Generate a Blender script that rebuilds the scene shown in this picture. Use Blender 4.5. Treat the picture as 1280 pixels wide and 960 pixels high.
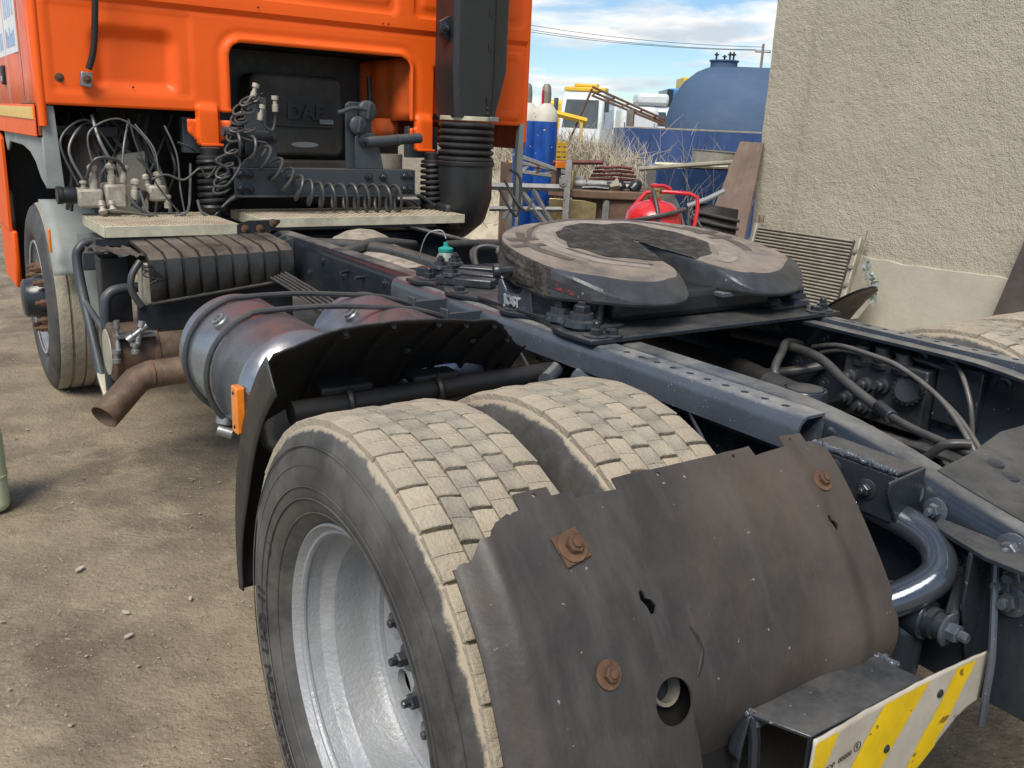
import bpy, bmesh, math, random
from mathutils import Vector, Matrix, noise
for o in list(bpy.data.objects): bpy.data.objects.remove(o)
SC = bpy.context.scene
COL = SC.collection
R_ = math.radians
rnd = random.Random(7)

# ------------------------------------------------------------------ camera
cam_d = bpy.data.cameras.new("camera")
cam = bpy.data.objects.new("camera", cam_d); COL.objects.link(cam)
cam_d.sensor_width = 36.0
cam_d.lens = 1118.8 / 1280 * 36.0
cam_d.clip_start = 0.05
cam_d.clip_end = 3000
_y, _p, _r = 0.605, 0.278, 0.044
_F = Vector((math.sin(_y)*math.cos(_p), math.cos(_y)*math.cos(_p), -math.sin(_p)))
_R0 = Vector((math.cos(_y), -math.sin(_y), 0)); _U0 = _R0.cross(_F)
_RX = _R0*math.cos(_r) + _U0*math.sin(_r); _UP = -_R0*math.sin(_r) + _U0*math.cos(_r)
cam.matrix_world = Matrix.Translation((-1.783, -1.283, 1.473)) @ Matrix((_RX, _UP, -_F)).transposed().to_4x4()
SC.camera = cam

# ------------------------------------------------------------------ sky, sun, exposure
SUN_EL, SUN_AZ = R_(52), R_(232)      # azimuth clockwise from +Y
W = bpy.data.worlds.new("World"); SC.world = W; W.use_nodes = True
nt = W.node_tree; nt.nodes.clear()
wo = nt.nodes.new('ShaderNodeOutputWorld'); bg = nt.nodes.new('ShaderNodeBackground')
sky = nt.nodes.new('ShaderNodeTexSky'); sky.sky_type = 'NISHITA'; sky.sun_disc = False
sky.sun_elevation = SUN_EL; sky.sun_rotation = SUN_AZ; sky.air_density = 1.0; sky.dust_density = 0.15; sky.ozone_density = 3.0
tc = nt.nodes.new('ShaderNodeTexCoord')
sep = nt.nodes.new('ShaderNodeSeparateXYZ'); nt.links.new(tc.outputs['Generated'], sep.inputs[0])
# project the view direction on a high cloud deck so that clouds flatten towards the horizon
zc = nt.nodes.new('ShaderNodeMath'); zc.operation = 'MAXIMUM'; zc.inputs[1].default_value = 0.0; nt.links.new(sep.outputs['Z'], zc.inputs[0])
za = nt.nodes.new('ShaderNodeMath'); za.operation = 'ADD'; za.inputs[1].default_value = 0.16; nt.links.new(zc.outputs[0], za.inputs[0])
def _div(o):
    n = nt.nodes.new('ShaderNodeMath'); n.operation = 'DIVIDE'; nt.links.new(o, n.inputs[0]); nt.links.new(za.outputs[0], n.inputs[1]); return n.outputs[0]
cmb = nt.nodes.new('ShaderNodeCombineXYZ'); nt.links.new(_div(sep.outputs['X']), cmb.inputs[0]); nt.links.new(_div(sep.outputs['Y']), cmb.inputs[1])
zz = nt.nodes.new('ShaderNodeMath'); zz.operation = 'MULTIPLY'; zz.inputs[1].default_value = 9.0; nt.links.new(sep.outputs['Z'], zz.inputs[0]); nt.links.new(zz.outputs[0], cmb.inputs[2])
ns = nt.nodes.new('ShaderNodeTexNoise'); ns.inputs['Scale'].default_value = 1.25; ns.inputs['Detail'].default_value = 9; ns.inputs['Roughness'].default_value = 0.56; ns.inputs['Distortion'].default_value = 0.25
nt.links.new(cmb.outputs[0], ns.inputs['Vector'])
rp = nt.nodes.new('ShaderNodeValToRGB'); rp.color_ramp.elements[0].position = 0.475; rp.color_ramp.elements[1].position = 0.60
nt.links.new(ns.outputs['Fac'], rp.inputs['Fac'])
ns2 = nt.nodes.new('ShaderNodeTexNoise'); ns2.inputs['Scale'].default_value = 3.2; ns2.inputs['Detail'].default_value = 6; nt.links.new(cmb.outputs[0], ns2.inputs['Vector'])
cr = nt.nodes.new('ShaderNodeValToRGB'); cr.color_ramp.elements[0].position = 0.36; cr.color_ramp.elements[0].color = (4.3, 4.75, 5.3, 1); cr.color_ramp.elements[1].position = 0.62; cr.color_ramp.elements[1].color = (7.3, 7.2, 6.95, 1)
nt.links.new(ns2.outputs['Fac'], cr.inputs['Fac'])
tint = nt.nodes.new('ShaderNodeMix'); tint.data_type = 'RGBA'; tint.blend_type = 'MULTIPLY'; tint.inputs[0].default_value = 1.0; tint.inputs[7].default_value = (.66, .76, .83, 1)
nt.links.new(sky.outputs[0], tint.inputs[6])
mx = nt.nodes.new('ShaderNodeMix'); mx.data_type = 'RGBA'
nt.links.new(rp.outputs['Color'], mx.inputs[0]); nt.links.new(tint.outputs[2], mx.inputs[6]); nt.links.new(cr.outputs['Color'], mx.inputs[7])
nt.links.new(mx.outputs[2], bg.inputs['Color']); bg.inputs['Strength'].default_value = 0.10
nt.links.new(bg.outputs[0], wo.inputs[0])
sd = bpy.data.lights.new("sun", 'SUN'); sd.energy = 2.7; sd.angle = R_(30); sd.color = (1.0, 0.93, 0.81)
so = bpy.data.objects.new("sun", sd); COL.objects.link(so)
_s = Vector((math.sin(SUN_AZ)*math.cos(SUN_EL), math.cos(SUN_AZ)*math.cos(SUN_EL), math.sin(SUN_EL)))
so.rotation_euler = _s.to_track_quat('Z', 'Y').to_euler(); so.location = (0, 0, 12)
SC.view_settings.view_transform = 'Standard'; SC.view_settings.look = 'None'; SC.view_settings.gamma = 1; SC.view_settings.use_curve_mapping = False
SC.view_settings.exposure = 0.60
SC.render.engine = 'CYCLES'

# ------------------------------------------------------------------ materials
def MAT(name, col, rough=.5, metal=0.0, var=.18, scale=7.0, col2=None, thr=(.42, .62), bump=0.0, bscale=80.0, dust=None, dusta=0.0, dscale=6.0, dup=(.25, .95),
        spec=.5, streak=None, fleck=None, objvar=0.0, patch=None, emit=None, trans=0.0, coat=0.0, rvar=.1, ring=None):
    m = bpy.data.materials.new(name); m.use_nodes = True
    t = m.node_tree; b = t.nodes['Principled BSDF']; L = t.links.new
    c4 = lambda c: (c[0], c[1], c[2], 1)
    tcn = t.nodes.new('ShaderNodeTexCoord'); P = tcn.outputs['Object']
    def nz(s, d=6, ro=.6, vec=None):
        n = t.nodes.new('ShaderNodeTexNoise'); n.inputs['Scale'].default_value = s; n.inputs['Detail'].default_value = d; n.inputs['Roughness'].default_value = ro
        L(vec or P, n.inputs['Vector']); return n.outputs['Fac']
    def ramp(fac, a, b_, ca=(0, 0, 0), cb=(1, 1, 1)):
        r = t.nodes.new('ShaderNodeValToRGB'); r.color_ramp.elements[0].position = a; r.color_ramp.elements[1].position = b_
        r.color_ramp.elements[0].color = c4(ca); r.color_ramp.elements[1].color = c4(cb); L(fac, r.inputs['Fac']); return r.outputs['Color']
    def mix(f_, a, b_, mode='MIX'):
        n = t.nodes.new('ShaderNodeMix'); n.data_type = 'RGBA'; n.blend_type = mode
        for s, v in ((0, f_), (6, a), (7, b_)):
            if isinstance(v, (int, float)): n.inputs[s].default_value = v
            elif isinstance(v, tuple): n.inputs[s].default_value = c4(v)
            else: L(v, n.inputs[s])
        return n.outputs[2]
    def mth(op, a, b_):
        n = t.nodes.new('ShaderNodeMath'); n.operation = op
        for s, v in ((0, a), (1, b_)):
            if isinstance(v, (int, float)): n.inputs[s].default_value = v
            else: L(v, n.inputs[s])
        return n.outputs[0]
    dark = tuple(c*(1-var) for c in col); lite = tuple(min(1, c*(1+var)) for c in col)
    cc = ramp(nz(scale), .35, .65, dark, lite)
    if col2: cc = mix(ramp(nz(scale*.6, 8, .65), thr[0], thr[1]), cc, col2)
    if streak:      # (colour, amount, stretch vector)
        mp = t.nodes.new('ShaderNodeMapping'); mp.inputs['Scale'].default_value = streak[2]; L(P, mp.inputs['Vector'])
        cc = mix(mth('MULTIPLY', ramp(nz(1.0, 7, .65, mp.outputs[0]), .5, .72), streak[1]), cc, streak[0])
    if patch:       # (colour, centre, radius, softness) : worn area with a shape of its own
        vm = t.nodes.new('ShaderNodeVectorMath'); vm.operation = 'SUBTRACT'; vm.inputs[1].default_value = patch[1]; L(P, vm.inputs[0])
        vs = t.nodes.new('ShaderNodeVectorMath'); vs.operation = 'DIVIDE'; vs.inputs[1].default_value = patch[2]; L(vm.outputs[0], vs.inputs[0])
        vl = t.nodes.new('ShaderNodeVectorMath'); vl.operation = 'LENGTH'; L(vs.outputs[0], vl.inputs[0])
        d_ = mth('ADD', vl.outputs['Value'], mth('MULTIPLY', mth('SUBTRACT', nz(9), .5), patch[3]))
        cc = mix(mth('MULTIPLY', ramp(d_, .7, 1.0, (1, 1, 1), (0, 0, 0)), .9), cc, patch[0])
    if fleck:       # (colour, threshold, scale)
        cc = mix(ramp(nz(fleck[2], 2, .5), fleck[1], fleck[1]+.04), cc, fleck[0])
    if objvar:
        oi = t.nodes.new('ShaderNodeObjectInfo'); k = mth('ADD', mth('MULTIPLY', oi.outputs['Random'], 2*objvar), 1-objvar)
        h = t.nodes.new('ShaderNodeHueSaturation'); L(k, h.inputs['Value']); L(cc, h.inputs['Color']); cc = h.outputs['Color']
    if ring:        # dried mud caked on the outer shoulder: (colour, centre y, centre z, radius)
        sx_ = t.nodes.new('ShaderNodeSeparateXYZ'); L(P, sx_.inputs[0])
        dy = mth('SUBTRACT', sx_.outputs['Y'], ring[1]); dz = mth('SUBTRACT', sx_.outputs['Z'], ring[2])
        rr_ = mth('SQRT', mth('ADD', mth('MULTIPLY', dy, dy), mth('MULTIPLY', dz, dz)), 0)
        rr_ = mth('ADD', rr_, mth('MULTIPLY', mth('SUBTRACT', nz(16, 8, .7), .5), .045))
        cc = mix(ramp(mth('MULTIPLY', mth('SUBTRACT', rr_, ring[3]-.05), 10), .5, .56), cc, ring[0])
    rf = None
    if dust:
        g = t.nodes.new('ShaderNodeNewGeometry'); s = t.nodes.new('ShaderNodeSeparateXYZ'); L(g.outputs['Normal'], s.inputs[0])
        up = ramp(s.outputs['Z'], dup[0], dup[1])
        df = mth('MULTIPLY', mth('MULTIPLY', up, ramp(nz(dscale, 8, .7), .3, .7)), dusta)
        cc = mix(df, cc, dust); rf = df
    L(cc, b.inputs['Base Color'])
    rr = mth('ADD', mth('MULTIPLY', mth('SUBTRACT', nz(scale*3.1), .5), rvar*4), rough)
    if rf is not None: rr = mth('ADD', rr, mth('MULTIPLY', rf, .35))
    cl = t.nodes.new('ShaderNodeClamp'); cl.inputs['Min'].default_value = .06; L(rr, cl.inputs['Value']); L(cl.outputs[0], b.inputs['Roughness'])
    b.inputs['Metallic'].default_value = metal; b.inputs['Specular IOR Level'].default_value = spec
    if coat: b.inputs['Coat Weight'].default_value = coat; b.inputs['Coat Roughness'].default_value = .12
    if trans: b.inputs['Transmission Weight'].default_value = trans
    if bump:
        bp = t.nodes.new('ShaderNodeBump'); bp.inputs['Strength'].default_value = min(1, bump); bp.inputs['Distance'].default_value = .004 if bump <= 1 else .004*bump
        L(mth('ADD', nz(bscale, 5), mth('MULTIPLY', nz(bscale*.22, 4), 1.4)), bp.inputs['Height']); L(bp.outputs[0], b.inputs['Normal'])
    return m
DUST = (.30, .25, .185)
T = {}
T['orange'] = MAT('orange_paint', (.88, .120, .011), .42, var=.04, scale=3, bump=.05, bscale=30, dust=DUST, dusta=.2, fleck=((.35, .08, .03), .75, 42), spec=.28)
T['orange_sheen'] = MAT('sheen_streaked_orange_paint', (.80, .12, .025), .42, var=.1, scale=4, streak=((.75, .40, .33), .7, (2, 9, 1.2)), bump=.05)  # pink upright streaks paint in the sky reflection on the cab sides
T['cab_inner'] = MAT('dirty_orange_paint', (.74, .125, .02), .5, var=.2, scale=5, streak=((.30, .14, .07), .8, (9, 9, 1.2)), bump=.1)
T['rail'] = MAT('chassis_rail_paint', (.017, .022, .031), .20, var=.16, scale=9, bump=.10, bscale=120, dust=(.27, .26, .24), dusta=.9, dscale=8, dup=(.90, .995), fleck=((.2, .2, .2), .74, 120), spec=.65)
T['chrome'] = MAT('dark_gloss_tube_paint', (.075, .088, .108), .16, .55, var=.12, scale=9, bump=.06, bscale=90, spec=.8)
T['fifth_light'] = MAT('polished_plate_ring', (.33, .275, .22), .5, .1, var=.2, scale=22, col2=(.22, .18, .145), thr=(.48, .7), bump=.2)
T['fifth_dark'] = MAT('greasy_plate_mark', (.115, .092, .075), .6, .1, var=.25, scale=22, bump=.2)
T['frame'] = MAT('dark_grey_chassis_paint', (.020, .025, .033), .25, dup=(.6, 1.0), var=.16, scale=9, bump=.14, bscale=120, dust=(.17, .16, .145), dusta=.6, dscale=10, fleck=((.22, .22, .22), .73, 95))
T['frame_clean'] = MAT('grey_steel_paint', (.062, .073, .092), .24, dup=(.86, .99), var=.14, scale=9, bump=.14, bscale=140, dust=(.38, .36, .325), dusta=.85, dscale=13, fleck=((.50, .49, .47), .715, 210), spec=.7)
T['frame_dark'] = MAT('black_chassis_paint', (.017, .019, .023), .42, var=.2, scale=9, bump=.12, bscale=100, fleck=((.12, .12, .12), .74, 110))
T['beam'] = MAT('slate_grey_paint', (.042, .052, .063), .42, var=.12, scale=6, bump=.08, bscale=90, dust=DUST, dusta=.35)
T['black'] = MAT('black_plastic', (.012, .0125, .0135), .48, var=.2, scale=8, bump=.12, bscale=60, dust=(.10, .09, .08), dusta=.4)
T['flap'] = MAT('worn_black_plastic', (.040, .036, .034), .54, var=.25, scale=4.5, col2=(.090, .067, .053), thr=(.44, .70), bump=.3, bscale=45, fleck=((.26, .24, .21), .745, 75), streak=((.085, .078, .072), .8, (14, 3, 3)), rvar=.14)
T['rubber'] = MAT('tyre_rubber', (.055, .0535, .052), .6, var=.28, scale=9, col2=(.135, .127, .115), thr=(.45, .75), bump=.12, bscale=70, streak=((.15, .14, .125), .65, (3, 9, 9)), ring=((.36, .305, .225), 0, .492, .474))
T['rubber_front'] = MAT('front_tyre_rubber', (.045, .045, .046), .58, var=.22, scale=7, col2=(.10, .096, .09), thr=(.45, .75), bump=.12, bscale=70)
T['tyre_grey'] = MAT('moulded_letter_rubber', (.02, .02, .021), .6, var=.2, scale=9, bump=.15, bscale=70)
T['groove'] = MAT('tyre_groove_rubber', (.13, .105, .075), .85, var=.3, scale=20, bump=.3, bscale=90)
T['tread'] = MAT('dusty_tyre_tread', (.400, .340, .255), .9, var=.14, scale=22, col2=(.30, .265, .21), thr=(.48, .68), bump=.9, bscale=170, objvar=.07)
T['tread_worn'] = MAT('worn_tyre_tread', (.300, .270, .215), .88, var=.16, scale=24, col2=(.38, .33, .25), thr=(.45, .66), bump=.9, bscale=170, objvar=.12)
T['rim'] = MAT('silver_wheel_paint', (.33, .345, .365), .42, .2, var=.08, scale=14, bump=.45, bscale=110, streak=((.26, .26, .262), .6, (7, 2, 2)), fleck=((.16, .14, .11), .76, 45))
T['steel'] = MAT('bare_steel', (.30, .31, .32), .38, .75, var=.2, scale=14, bump=.15, bscale=120, dust=DUST, dusta=.3)
T['alu'] = MAT('dirty_aluminium', (.56, .53, .40), .55, .25, var=.16, scale=12, col2=(.30, .25, .18), thr=(.5, .75), bump=.2, bscale=90)
T['checker_ground'] = MAT('dirty_checker_ground', (.32, .265, .185), .85, .05, var=.2, scale=9, bump=.3, bscale=130)  # dirt base darkened to paint in relief contrast between the lozenges
T['checker'] = MAT('dusty_checker_plate', (.58, .51, .385), .75, .1, var=.14, scale=9, col2=(.26, .205, .145), thr=(.48, .72), bump=.4, bscale=130)
T['rust'] = MAT('rusty_steel', (.115, .06, .035), .8, .1, var=.35, scale=14, col2=(.20, .115, .06), thr=(.45, .7), bump=.5, bscale=110)
T['rust_pipe'] = MAT('heat_stained_exhaust', (.125, .082, .056), .6, .35, var=.3, scale=9, col2=(.24, .165, .105), thr=(.45, .72), bump=.4, bscale=120)
T['tank'] = MAT('silver_grey_tank_paint', (.20, .23, .27), .22, .6, var=.16, scale=6, bump=.12, bscale=70, streak=((.33, .34, .35), .6, (2, 2.5, 3)), dust=(.20, .105, .080), dusta=.85, dscale=4.0)
T['grease'] = MAT('dried_black_grease', (.026, .023, .020), .7, var=.4, scale=40, col2=(.085, .07, .057), thr=(.46, .66), bump=2.4, bscale=95)
T['fifth'] = MAT('worn_coupling_plate', (.245, .200, .158), .66, .05, var=.2, scale=14, col2=(.10, .085, .078), thr=(.5, .75), bump=.25, bscale=90, streak=((.27, .235, .215), .6, (6, 3, 6)))
T['fifth_side'] = MAT('greased_cast_steel', (.058, .062, .070), .36, .3, var=.25, scale=12, bump=.6, bscale=40, fleck=((.3, .3, .3), .75, 90))
T['hose'] = MAT('grey_rubber_hose', (.045, .047, .05), .4, var=.2, scale=20, dust=DUST, dusta=.25)
T['hose_light'] = MAT('dusty_air_line', (.105, .104, .10), .3, var=.25, scale=18, dust=DUST, dusta=.4)
T['valve'] = MAT('dusty_cast_aluminium', (.40, .37, .31), .6, .3, var=.2, scale=26, col2=(.24, .205, .155), thr=(.48, .7), bump=.4, bscale=120)
T['valve_dark'] = MAT('painted_valve_block', (.032, .036, .042), .35, var=.2, scale=26, bump=.2, bscale=140, fleck=((.3, .3, .3), .72, 120))
T['cover'] = MAT('dusty_engine_cover', (.050, .047, .041), .6, var=.25, scale=5, col2=(.12, .11, .09), thr=(.5, .78), bump=.2, bscale=60)
T['batt'] = MAT('dusty_ribbed_plastic', (.024, .024, .0245), .45, dup=(.6, 1.0), var=.2, scale=10, dust=(.20, .175, .135), dusta=.8, dscale=7, bump=.15, streak=((.07, .067, .06), .6, (8, 8, 2)))
T['fender'] = MAT('weathered_grey_plastic', (.26, .285, .28), .55, var=.12, scale=5, streak=((.36, .36, .33), .6, (3, 3, 9)), bump=.12)
T['amber'] = MAT('amber_lens', (.80, .22, .02), .18, var=.12, scale=30, coat=.6, bump=.2, bscale=120)
T['yellow'] = MAT('yellow_reflective_film', (.78, .52, .01), .4, var=.1, scale=20, fleck=((.25, .15, .02), .66, 40))
T['white_film'] = MAT('grimy_white_film', (.47, .43, .355), .5, var=.1, scale=14, col2=(.36, .31, .25), thr=(.5, .75), fleck=((.15, .12, .09), .7, 34))
T['yellow_band'] = MAT('pale_yellow_band', (.85, .55, .10), .4, var=.08, scale=12, coat=.3)
T['white'] = MAT('white_decal', (.78, .79, .78), .4, var=.05, scale=10)
T['blue_print'] = MAT('faded_blue_print', (.36, .47, .68), .45, var=.2, scale=40)
T['ink'] = MAT('black_ink', (.02, .02, .02), .6)
T['letter'] = MAT('casting_letter_face', (.56, .57, .58), .45, .2, var=.15, scale=40)
T['redpaint'] = MAT('chipped_red_paint', (.42, .02, .025), .5, var=.3, scale=34, col2=(.03, .03, .032), thr=(.44, .47), bump=.4, bscale=150, fleck=((.55, .5, .47), .62, 70))
T['duct'] = MAT('intake_duct_plastic', (.021, .0235, .026), .38, var=.12, scale=5, bump=.05, dust=DUST, dusta=.3, fleck=((.3, .3, .3), .76, 60))
T['teal'] = MAT('teal_cap', (.02, .30, .26), .4)
T['clear'] = MAT('cloudy_bottle', (.22, .25, .23), .4, var=.15, scale=14)
T['plaster'] = MAT('rough_cast_plaster', (.475, .440, .345), .92, var=.07, scale=1.3, col2=(.53, .495, .40), thr=(.45, .7), bump=3.0, bscale=105, streak=((.41, .38, .295), .5, (1, 1.5, .6)))
T['plinth'] = MAT('smooth_cement_render', (.50, .47, .385), .85, var=.10, scale=2.2, col2=(.40, .37, .29), thr=(.5, .75), bump=.5, bscale=30)
T['cyl_blue'] = MAT('chipped_blue_paint', (.012, .075, .36), .35, var=.18, scale=9, fleck=((.4, .42, .46), .69, 30), streak=((.05, .16, .42), .6, (9, 9, 1)))
T['cyl_white'] = MAT('chalky_white_paint', (.62, .60, .52), .6, var=.1, scale=9, fleck=((.28, .2, .13), .68, 18))
T['grey_cap'] = MAT('cap_grey_steel', (.24, .235, .21), .6, .3, var=.2, scale=16)
T['red'] = MAT('red_enamel', (.58, .022, .03), .28, var=.08, scale=8, coat=.3, streak=((.66, .10, .10), .4, (4, 4, 9)))
T['brass'] = MAT('dull_brass', (.42, .33, .16), .4, .7, var=.2, scale=18)
T['galv'] = MAT('galvanised_angle_steel', (.33, .335, .325), .5, .4, var=.2, scale=12, fleck=((.17, .10, .06), .66, 14))
T['bench'] = MAT('rusty_bench_steel', (.155, .095, .066), .7, .15, var=.25, scale=6, col2=(.085, .055, .04), thr=(.45, .7), bump=.3)
T['plank'] = MAT('rusty_steel_sheet', (.165, .115, .088), .62, .2, var=.2, scale=3.2, streak=((.26, .185, .125), .7, (9, 9, 1.1)), bump=.18)
T['fin'] = MAT('oxidised_radiator_tube', (.36, .335, .27), .6, .25, var=.15, scale=14, col2=(.27, .235, .17), thr=(.5, .75), bump=.2)
T['fin_dark'] = MAT('radiator_core', (.05, .045, .038), .8, var=.3, scale=30)
T['tank_blue'] = MAT('weathered_blue_tank_paint', (.070, .115, .195), .75, spec=.2, var=.08, scale=.9, streak=((.105, .155, .235), .6, (.6, .6, 2)), fleck=((.3, .35, .42), .74, 6))
T['skip_blue'] = MAT('blue_skip_paint', (.040, .080, .215), .45, var=.12, scale=1.2, streak=((.07, .125, .30), .6, (2, 2, .5)))
T['panel_blue'] = MAT('deep_blue_gloss_paint', (.018, .045, .13), .2, var=.12, scale=3, coat=.5)
T['straw'] = MAT('dry_straw', (.43, .375, .285), .9, var=.25, scale=3, objvar=.15)
T['twig'] = MAT('dry_stalk', (.42, .375, .305), .85, var=.2, scale=6, objvar=.15)
T['body_white'] = MAT('white_truck_paint', (.66, .69, .70), .35, var=.07, scale=1.5, coat=.3)
T['body_yellow'] = MAT('yellow_truck_paint', (.74, .47, .04), .4, var=.1, scale=2)
T['body_blue'] = MAT('sky_blue_paint', (.06, .25, .62), .4, var=.1, scale=2)
T['glass'] = MAT('dark_cab_glass', (.05, .065, .075), .08, var=.2, scale=2, spec=.8)
T['glass_light'] = MAT('sky_tinted_glass', (.30, .43, .60), .1, var=.12, scale=1.5, spec=.8)
T['dark_red'] = MAT('dark_red_scrap_paint', (.14, .032, .03), .6, var=.3, scale=12)
T['wood'] = MAT('grey_timber', (.20, .185, .16), .85, var=.2, scale=3)
T['wire'] = MAT('power_cable', (.10, .10, .11), .6)
T['jerry'] = MAT('pale_green_plastic', (.44, .50, .33), .35, var=.08, scale=6, dust=DUST, dusta=.3)
T['green_plate'] = MAT('mossy_grey_plate', (.105, .115, .095), .7, var=.3, scale=8)
T['debris'] = MAT('torn_foil', (.45, .50, .50), .35, .3, var=.3, scale=30, col2=(.12, .20, .12), thr=(.5, .6))
T['stone'] = MAT('pale_pebble', (.34, .29, .22), .9, var=.3, scale=40)
T['yellow_plastic'] = MAT('yellow_plastic', (.72, .42, .03), .5, var=.2, scale=8)

# ground: dirt with random darker patches
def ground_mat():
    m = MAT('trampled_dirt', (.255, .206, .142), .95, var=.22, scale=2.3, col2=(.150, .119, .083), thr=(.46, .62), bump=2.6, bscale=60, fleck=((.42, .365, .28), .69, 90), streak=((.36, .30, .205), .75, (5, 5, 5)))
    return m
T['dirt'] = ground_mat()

# ------------------------------------------------------------------ mesh helpers (all geometry in world coordinates)
def frame_of(d):
    d = Vector(d).normalized(); a = Vector((0, 0, 1)) if abs(d.z) < .9 else Vector((1, 0, 0))
    u = a.cross(d).normalized(); return u, d.cross(u), d
class MB:
    def __init__(s): s.v = []; s.f = []
    def add(s, vs, fs):
        o = len(s.v); s.v += [tuple(v) for v in vs]; s.f += [tuple(i+o for i in f) for f in fs]; return s
    def box(s, c, d, rot=None):
        c = Vector(c); h = Vector(d)/2
        vs = [Vector((x*h.x, y*h.y, z*h.z)) for x in (-1, 1) for y in (-1, 1) for z in (-1, 1)]
        if rot is not None: vs = [rot @ v for v in vs]
        return s.add([c+v for v in vs], [(0, 1, 3, 2), (4, 6, 7, 5), (0, 4, 5, 1), (2, 3, 7, 6), (0, 2, 6, 4), (1, 5, 7, 3)])
    def bb(s, a, b): return s.box([(a[i]+b[i])/2 for i in range(3)], [abs(b[i]-a[i]) for i in range(3)])
    def cyl(s, p, q, r, r2=None, n=16, cap=True):
        r2 = r if r2 is None else r2; p = Vector(p); q = Vector(q); u, w, d = frame_of(q-p); vs = []
        for c, rr in ((p, r), (q, r2)):
            vs += [c + (u*math.cos(2*math.pi*i/n) + w*math.sin(2*math.pi*i/n))*rr for i in range(n)]
        fs = [(i, (i+1) % n, n+(i+1) % n, n+i) for i in range(n)]
        if cap: fs += [tuple(range(n-1, -1, -1)), tuple(range(n, 2*n))]
        return s.add(vs, fs)
    def tube(s, pts, r, n=8, sm=0, cap=True, closed=False, flat=None):
        pts = [Vector(p) for p in pts]
        if sm: pts = smooth_path(pts, sm, closed)
        rs = r if isinstance(r, (list, tuple)) else [r]*len(pts)
        if len(rs) != len(pts): rs = [rs[min(len(rs)-1, int(i*len(rs)/len(pts)))] for i in range(len(pts))]
        vs = []; N = len(pts); pu = None
        for i, p in enumerate(pts):
            a = pts[(i-1) % N] if (closed or i) else p; b = pts[(i+1) % N] if (closed or i < N-1) else p
            d = (b-a).normalized() if (b-a).length > 1e-9 else Vector((0, 0, 1))
            if pu is None: u = frame_of(d)[0]
            else:
                u = pu - d*pu.dot(d); u = u.normalized() if u.length > 1e-6 else frame_of(d)[0]
            w = d.cross(u); pu = u
            for k in range(n):
                t = 2*math.pi*k/n; vs.append(p + (u*math.cos(t) + w*math.sin(t)*(flat or 1))*rs[i])
        fs = []
        for i in range(N if closed else N-1):
            j = (i+1) % N
            fs += [(i*n+k, i*n+(k+1) % n, j*n+(k+1) % n, j*n+k) for k in range(n)]
        if cap and not closed: fs += [tuple(range(n-1, -1, -1)), tuple(range((N-1)*n, N*n))]
        return s.add(vs, fs)
    def lathe(s, prof, o, d, n=32, a0=0, a1=2*math.pi, cap0=False, cap1=False, u=None):
        o = Vector(o); d = Vector(d).normalized()
        if u is None: u, w, d = frame_of(d)
        else: u = Vector(u).normalized(); w = d.cross(u)
        full = abs(a1-a0-2*math.pi) < 1e-6; m = n if full else n+1; vs = []
        for r, h in prof:
            for k in range(m):
                t = a0+(a1-a0)*k/n; vs.append(o+d*h+(u*math.cos(t)+w*math.sin(t))*r)
        fs = []
        for i in range(len(prof)-1):
            for k in range(n):
                k2 = (k+1) % m; fs.append((i*m+k, i*m+k2, (i+1)*m+k2, (i+1)*m+k))
        if cap0: fs.append(tuple(range(m-1, -1, -1)))
        if cap1: fs.append(tuple(range((len(prof)-1)*m, len(prof)*m)))
        return s.add(vs, fs)
    def prism(s, poly, o, U, V, t):       # poly in (U,V), thickness t along UxV
        o = Vector(o); U = Vector(U); V = Vector(V); Wv = U.cross(V).normalized()*t; n = len(poly)
        vs = [o+U*a+V*b for a, b in poly]; vs += [v+Wv for v in vs]
        return s.add(vs, [tuple(range(n-1, -1, -1)), tuple(range(n, 2*n))] + [(i, (i+1) % n, n+(i+1) % n, n+i) for i in range(n)])
    def grid(s, fn, nu, nv, keep=None):
        vs = [fn(i/nu, j/nv) for i in range(nu+1) for j in range(nv+1)]
        fs = [(i*(nv+1)+j, (i+1)*(nv+1)+j, (i+1)*(nv+1)+j+1, i*(nv+1)+j+1) for i in range(nu) for j in range(nv) if keep is None or keep((i+.5)/nu, (j+.5)/nv)]
        return s.add(vs, fs)
    def sweep(s, prof, path, closed_prof=True, cap=True):   # prof[(a,b)], path [(origin, A, B)]
        n = len(prof); vs = []
        for o, A, B in path: vs += [Vector(o)+Vector(A)*a+Vector(B)*b for a, b in prof]
        fs = []
        for i in range(len(path)-1):
            for k in range(n if closed_prof else n-1):
                k2 = (k+1) % n; fs.append((i*n+k, i*n+k2, (i+1)*n+k2, (i+1)*n+k))
        if cap and closed_prof: fs += [tuple(range(n-1, -1, -1)), tuple(range((len(path)-1)*n, len(path)*n))]
        return s.add(vs, fs)
    def mesh(s, name, smooth=38, weld=True):
        me = bpy.data.meshes.new(name); me.from_pydata(s.v, [], s.f); me.validate()
        bm = bmesh.new(); bm.from_mesh(me)
        loose = [v for v in bm.verts if not v.link_faces]
        if loose: bmesh.ops.delete(bm, geom=loose, context='VERTS')
        bmesh.ops.recalc_face_normals(bm, faces=bm.faces); bm.to_mesh(me); bm.free()
        if smooth:
            me.polygons.foreach_set('use_smooth', [True]*len(me.polygons)); me.set_sharp_from_angle(angle=R_(smooth))
        return me
    def build(s, name, mat, parent=None, smooth=38, bevel=0, solid=0, seg=2, off=0):
        me = s.mesh(name, smooth); o = bpy.data.objects.new(name, me); me.materials.append(T[mat]); link(o, parent)
        if solid:
            m = o.modifiers.new('solid', 'SOLIDIFY'); m.thickness = solid; m.offset = off
        if bevel:
            m = o.modifiers.new('bevel', 'BEVEL'); m.width = bevel; m.segments = seg; m.limit_method = 'ANGLE'; m.angle_limit = R_(40); m.harden_normals = False
        return o
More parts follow.
